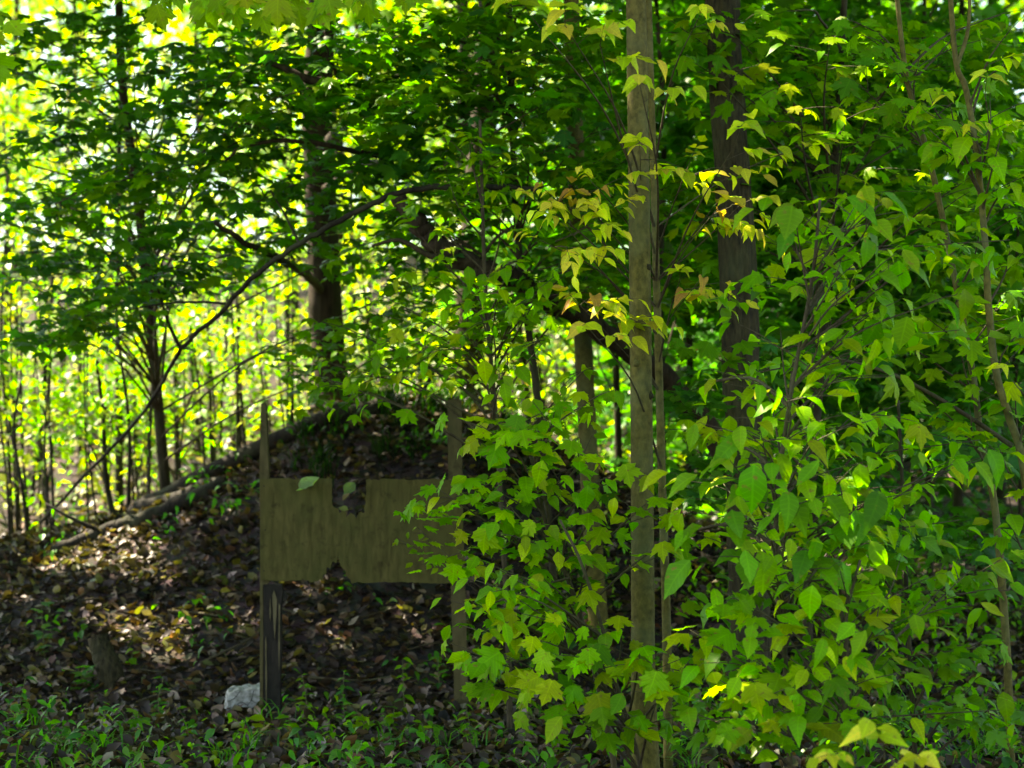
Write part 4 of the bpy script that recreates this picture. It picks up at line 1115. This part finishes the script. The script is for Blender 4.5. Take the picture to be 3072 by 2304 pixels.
# ------------------------------------------------------------------ LOW PLANTS along the bottom
def small_plant(px, py, label, kind, size, pal, n, hgt, name='seedling', cat='plant'):
    q = ground_at(px, py)
    top = q + np.array([U(-.03, .03), U(-.03, .03), hgt])
    p = Plant(name, label, cat, [q, (q + top) / 2 + np.array([U(-.02, .02), 0, 0]), top], .004, .0018, M_GREENTWIG, 5, 0, 0, trunk_name='stem')
    T = Tubes(); LV = []
    for k in range(n):
        f = .3 + .7 * (k + 1) / n
        b = p.C[min(int(f * (len(p.C) - 1)), len(p.C) - 1)]
        a = k * 2.4 + U(-.3, .3)
        ax = norm(np.array([math.cos(a), math.sin(a), U(-.35, .35)]))
        LV.append((b, ax, size * U(.7, 1.15) * (1.1 - .35 * f)))
    cols = pick(pal, n, .15)
    for (b, ax, sz), c in zip(LV, cols):
        R = leaf_frame(ax, np.array([U(-.2, .2), -.45 + U(-.2, .2), 1]))
        mes = LEAF_ME[kind]
        o = bpy.data.objects.new('leaf', mes[int(rng.integers(0, len(mes)))]); COL.objects.link(o); o.parent = p.trunk
        M = Matrix(R.tolist()).to_4x4() @ Matrix.Scale(sz, 4); M.translation = Vector(b - p.base)
        o.matrix_basis = M; o.color = (*c, 1)
        N_LEAF[0] += 1
LOW = [(306, 726, 'tall narrow leaved herb standing right of the rotten post', 'narrow', .085, 'green', 22, .30),
       (268, 735, 'oval leaved seedling with one yellowing leaf right below the stone block', 'broad', .13, 'lime', 5, .08),
       (288, 738, 'broad leaved seedling just below the foot of the rotten post', 'broad', .13, 'green', 5, .12),
       (330, 748, 'bushy low herb at the bottom, under the middle of the board', 'narrow', .08, 'green', 16, .16),
       (240, 752, 'low green herb at the bottom edge below the stone block', 'ovate', .09, 'green', 9, .12),
       (190, 745, 'low bushy seedling left of the stone block near the bottom', 'ovate', .09, 'green', 10, .14),
       (140, 735, 'maple seedling with dull green leaves below the stump', 'maple', .10, 'green', 8, .14),
       (100, 740, 'leafy seedling close to the bottom left corner', 'ovate', .10, 'green', 10, .16),
       (60, 752, 'low dark green herb at the bottom left corner', 'ovate', .09, 'shade', 12, .14),
       (45, 660, 'maple seedling in shade at the left edge beside the stump', 'maple', .11, 'shade', 9, .38),
       (85, 690, 'maple seedling in front of the rotten stump', 'maple', .12, 'shade', 7, .16),
       (130, 668, 'pale leaved seedling right of the rotten stump', 'broad', .10, 'green', 5, .12),
       (250, 700, 'tiny yellow green seedling left of the stone block', 'ovate', .07, 'lime', 4, .05),
       (365, 742, 'spreading maple seedling under the right half of the board', 'maple', .11, 'green', 8, .14),
       (395, 735, 'maple seedling with one orange leaf between the posts', 'maple', .11, 'green', 8, .16),
       (420, 752, 'low seedling at the bottom edge below the right post', 'ovate', .09, 'green', 10, .16),
       (440, 690, 'shaded seedling at the foot of the right post', 'ovate', .09, 'shade', 10, .2),
       (470, 745, 'slim seedling with toothed leaves right of the right post', 'narrow', .09, 'green', 14, .22),
       (520, 755, 'low leafy seedling at the bottom centre', 'ovate', .09, 'green', 12, .18),
       (560, 758, 'bottom seedling left of the smooth olive trunk', 'maple', .10, 'light', 9, .2),
       (680, 762, 'low leafy seedling at the foot of the smooth olive trunk', 'ovate', .09, 'light', 12, .2),
       (725, 760, 'yellow green seedling at the foot of the furrowed trunk', 'broad', .09, 'lime', 10, .16),
       (970, 745, 'yellowish seedling at the bottom right corner', 'broad', .09, 'lime', 10, .2),
       (1000, 728, 'green seedling by the right edge near the bottom', 'ovate', .1, 'green', 10, .25),
       (935, 735, 'shaded seedling right of the thin dark stem', 'ovate', .1, 'green', 10, .2)]
LOW += [(345, 722, 'tall leafy weed just right of the tall narrow leaved herb', 'narrow', .09, 'shade', 20, .3), (405, 715, 'tall shaded weed left of the right post', 'ovate', .09, 'green', 14, .34),
        (485, 722, 'tall weed right of the right post foot', 'narrow', .1, 'green', 22, .38), (160, 722, 'tall thin weed between the stump and the stone block', 'narrow', .085, 'shade', 18, .26),
        (20, 735, 'tall dark weed at the left edge near the bottom', 'ovate', .1, 'shade', 14, .32), (530, 735, 'tall weed under the light green maple sapling', 'narrow', .1, 'green', 20, .3)]
for L_ in LOW: small_plant(*L_)
undergrowth('ground_cover', 'low green seedlings and herbs carpeting the bottom of the view', 1300, -3.2, 3.4, 8.6, 11.3, .24, .085, 'shade', 400, 44, tmpl=[OV[0], NARROW[0], NARROW[1]], clr=.14)
undergrowth('ground_cover', 'brighter small leaved weeds mixed into the bottom of the view', 700, -3.2, 3.4, 8.6, 11.2, .16, .06, 'green', 402, 26, tmpl=[OV[2], NARROW[2], OVW[1]], clr=.12)
undergrowth('ground_cover', 'scattered dark green herbs growing on the shaded bank', 900, -3.4, 1.6, 12.2, 15.8, .2, .075, 'shade', 403, 60, tmpl=[OV[3], NARROW[0], OVW[2]], clr=.1)
undergrowth('ground_cover', 'sparse green shoots on the shaded floor at the right', 2600, .2, 4.2, 11.5, 15.5, .3, .07, 'green', 401, 90, tmpl=[OV[1], OVW[0]], clr=.14)

def grass(name, label, n, x0, x1, y0, y1, h, pal, seed, tufts):
    r = np.random.default_rng(seed)
    tx = r.uniform(x0, x1, tufts); ty = r.uniform(y0, y1, tufts); k = r.integers(0, tufts, n)
    x = tx[k] + r.normal(0, .05, n); y = ty[k] + r.normal(0, .05, n)
    B = np.stack([x, y, gh(x, y) - .01], 1)
    a = r.uniform(0, 6.283, n); H = h * r.uniform(.5, 1.2, n); out = H * r.uniform(.3, 1.0, n)
    d = np.stack([np.cos(a), np.sin(a), np.zeros(n)], 1); sd = np.stack([-np.sin(a), np.cos(a), np.zeros(n)], 1)
    V = []
    for t, w in ((0, .004), (.4, .005), (.75, .004), (1, .0006)):
        c = B + d * (out * t * t)[:, None]; c[:, 2] += H * (t * 1.35 - .75 * t * t)
        V += [c - sd * w, c + sd * w]
    V = np.stack(V, 1).reshape(-1, 3)
    q = np.array([(0, 1, 3, 2), (2, 3, 5, 4), (4, 5, 7, 6)])
    F = (q[None] + (np.arange(n) * 8)[:, None, None]).reshape(-1, 4)
    uvz = np.zeros((len(V), 2)); me = mesh_arrays(name, V, F, np.repeat(pick(pal, n, .2, r), 8, 0), uvz)
    tag(link(name, me, M_LEAVES), label, 'grass', kind='stuff')
grass('grass', 'dark drooping grass along the top of the bank', 700, -1.7, .2, 14.3, 15.6, .32, 'fern', 501, 34)
grass('grass', 'thin grass blades among the weeds at the bottom', 900, -3.2, 3.4, 8.8, 11.8, .24, 'shade', 502, 60)
# dry twigs lying on the bank
for q, (px, py) in enumerate([(195, 620), (230, 660), (150, 680), (380, 620), (420, 655), (345, 690), (120, 600), (300, 620), (60, 610), (400, 700), (180, 700), (330, 560)]):
    g = ground_at(px, py); a = U(-.6, .6); L = U(.25, .6)
    pts = [g + np.array([math.cos(a) * L * (t - .5), math.sin(a) * L * (t - .5), 0]) for t in (0, .35, .7, 1)]
    pts = [np.array([p[0], p[1] + U(-.03, .03), float(gh(p[0], p[1])) + .035 + U(0, .03)]) for p in pts]
    pole('dead_stick', 'bare grey twig lying on the litter, ' + ['on the sunlit patch left of the left post', 'left of the stone block, up the bank', 'just right of the stump', 'under the right half of the board', 'nearest the foot of the right post', 'between the posts near the weeds',
         'above the stump, close to the pale leaves', 'right of the left post, under the board', 'at the left edge of the bank', 'low between the posts towards the right post', 'below the stump towards the stone block', 'seen through the bottom notch of the board'][q], 'stick', pts, U(.006, .011), U(.003, .006), M_TWIG, sides=6)

# ------------------------------------------------------------------ single fallen leaves that stand out
def fallen(px, py, Y, label, kind, size, c, ax, nr):
    p = at(px, py, Y) if Y else ground_at(px, py) + np.array([0, -.02, .02])
    o = bpy.data.objects.new('fallen_leaf', LEAF_ME[kind][int(rng.integers(0, len(LEAF_ME[kind])))]); COL.objects.link(o)
    M = Matrix(leaf_frame(np.array(ax, float), np.array(nr, float)).tolist()).to_4x4() @ Matrix.Scale(size, 4); M.translation = Vector(p)
    o.matrix_basis = M; o.color = (*c, 1)
    tag(o, label, 'leaf')
fallen(319, 477, 11.95, 'pale green curled leaf caught on the top left of the board', 'curled', .17, (.24, .33, .15), (-.55, -.1, -.8), (-.7, -.8, .3))
fallen(354, 482, 11.98, 'dull green leaf drooping in the top notch of the board', 'curled', .12, (.13, .18, .08), (-.5, -.2, -.9), (0, -1, .3))
fallen(348, 510, 11.98, 'small olive leaf at the bottom of the top notch', 'broad', .07, (.15, .16, .06), (-.6, 0, .3), (0, -1, .5))
fallen(392, 600, None, 'pale mint leaf lying on the bank below the right half of the board', 'broad', .12, (.24, .34, .17), (.1, .2, -.9), (0, -1, .6))
fallen(400, 442, None, 'grey green round leaf on the dark bank above the board', 'broad', .12, (.15, .2, .08), (.3, .1, -.9), (0, -1, .5))
for px, py, lab in ((78, 556, 'white shining leaf on the litter at the left, lowest of the pale row'), (102, 560, 'white shining leaf in the middle of the pale row at the left'),
                    (122, 552, 'white shining leaf at the right end of the pale row at the left'), (90, 572, 'pale leaf just under the white row at the left')):
    fallen(px, py + 12, None, lab, 'broad', .13, (.5, .52, .45), (U(-.4, .4) + .8, .3, .2), (.1, -.5, 1))
for px, py, lab, c in ((170, 640, 'orange leaf on the sunlit patch of litter', (.45, .2, .04)), (255, 742, 'orange leaf below the stone block', (.5, .22, .05)), (155, 700, 'brown curled leaf below the stump', (.3, .16, .08)),
                       (320, 650, 'yellow leaf on the bank right of the rotten post', (.4, .3, .05)), (220, 595, 'yellow leaf on the bank left of the board', (.4, .33, .05))):
    fallen(px, py, None, lab, 'broad', .11, c, (U(-1, 1), .4, .1), (.1, -.6, 1))
print('leaf objects', N_LEAF[0], 'objects', len(bpy.data.objects), 'tris', sum(len(o.data.polygons) for o in bpy.data.objects if o.type == 'MESH'))
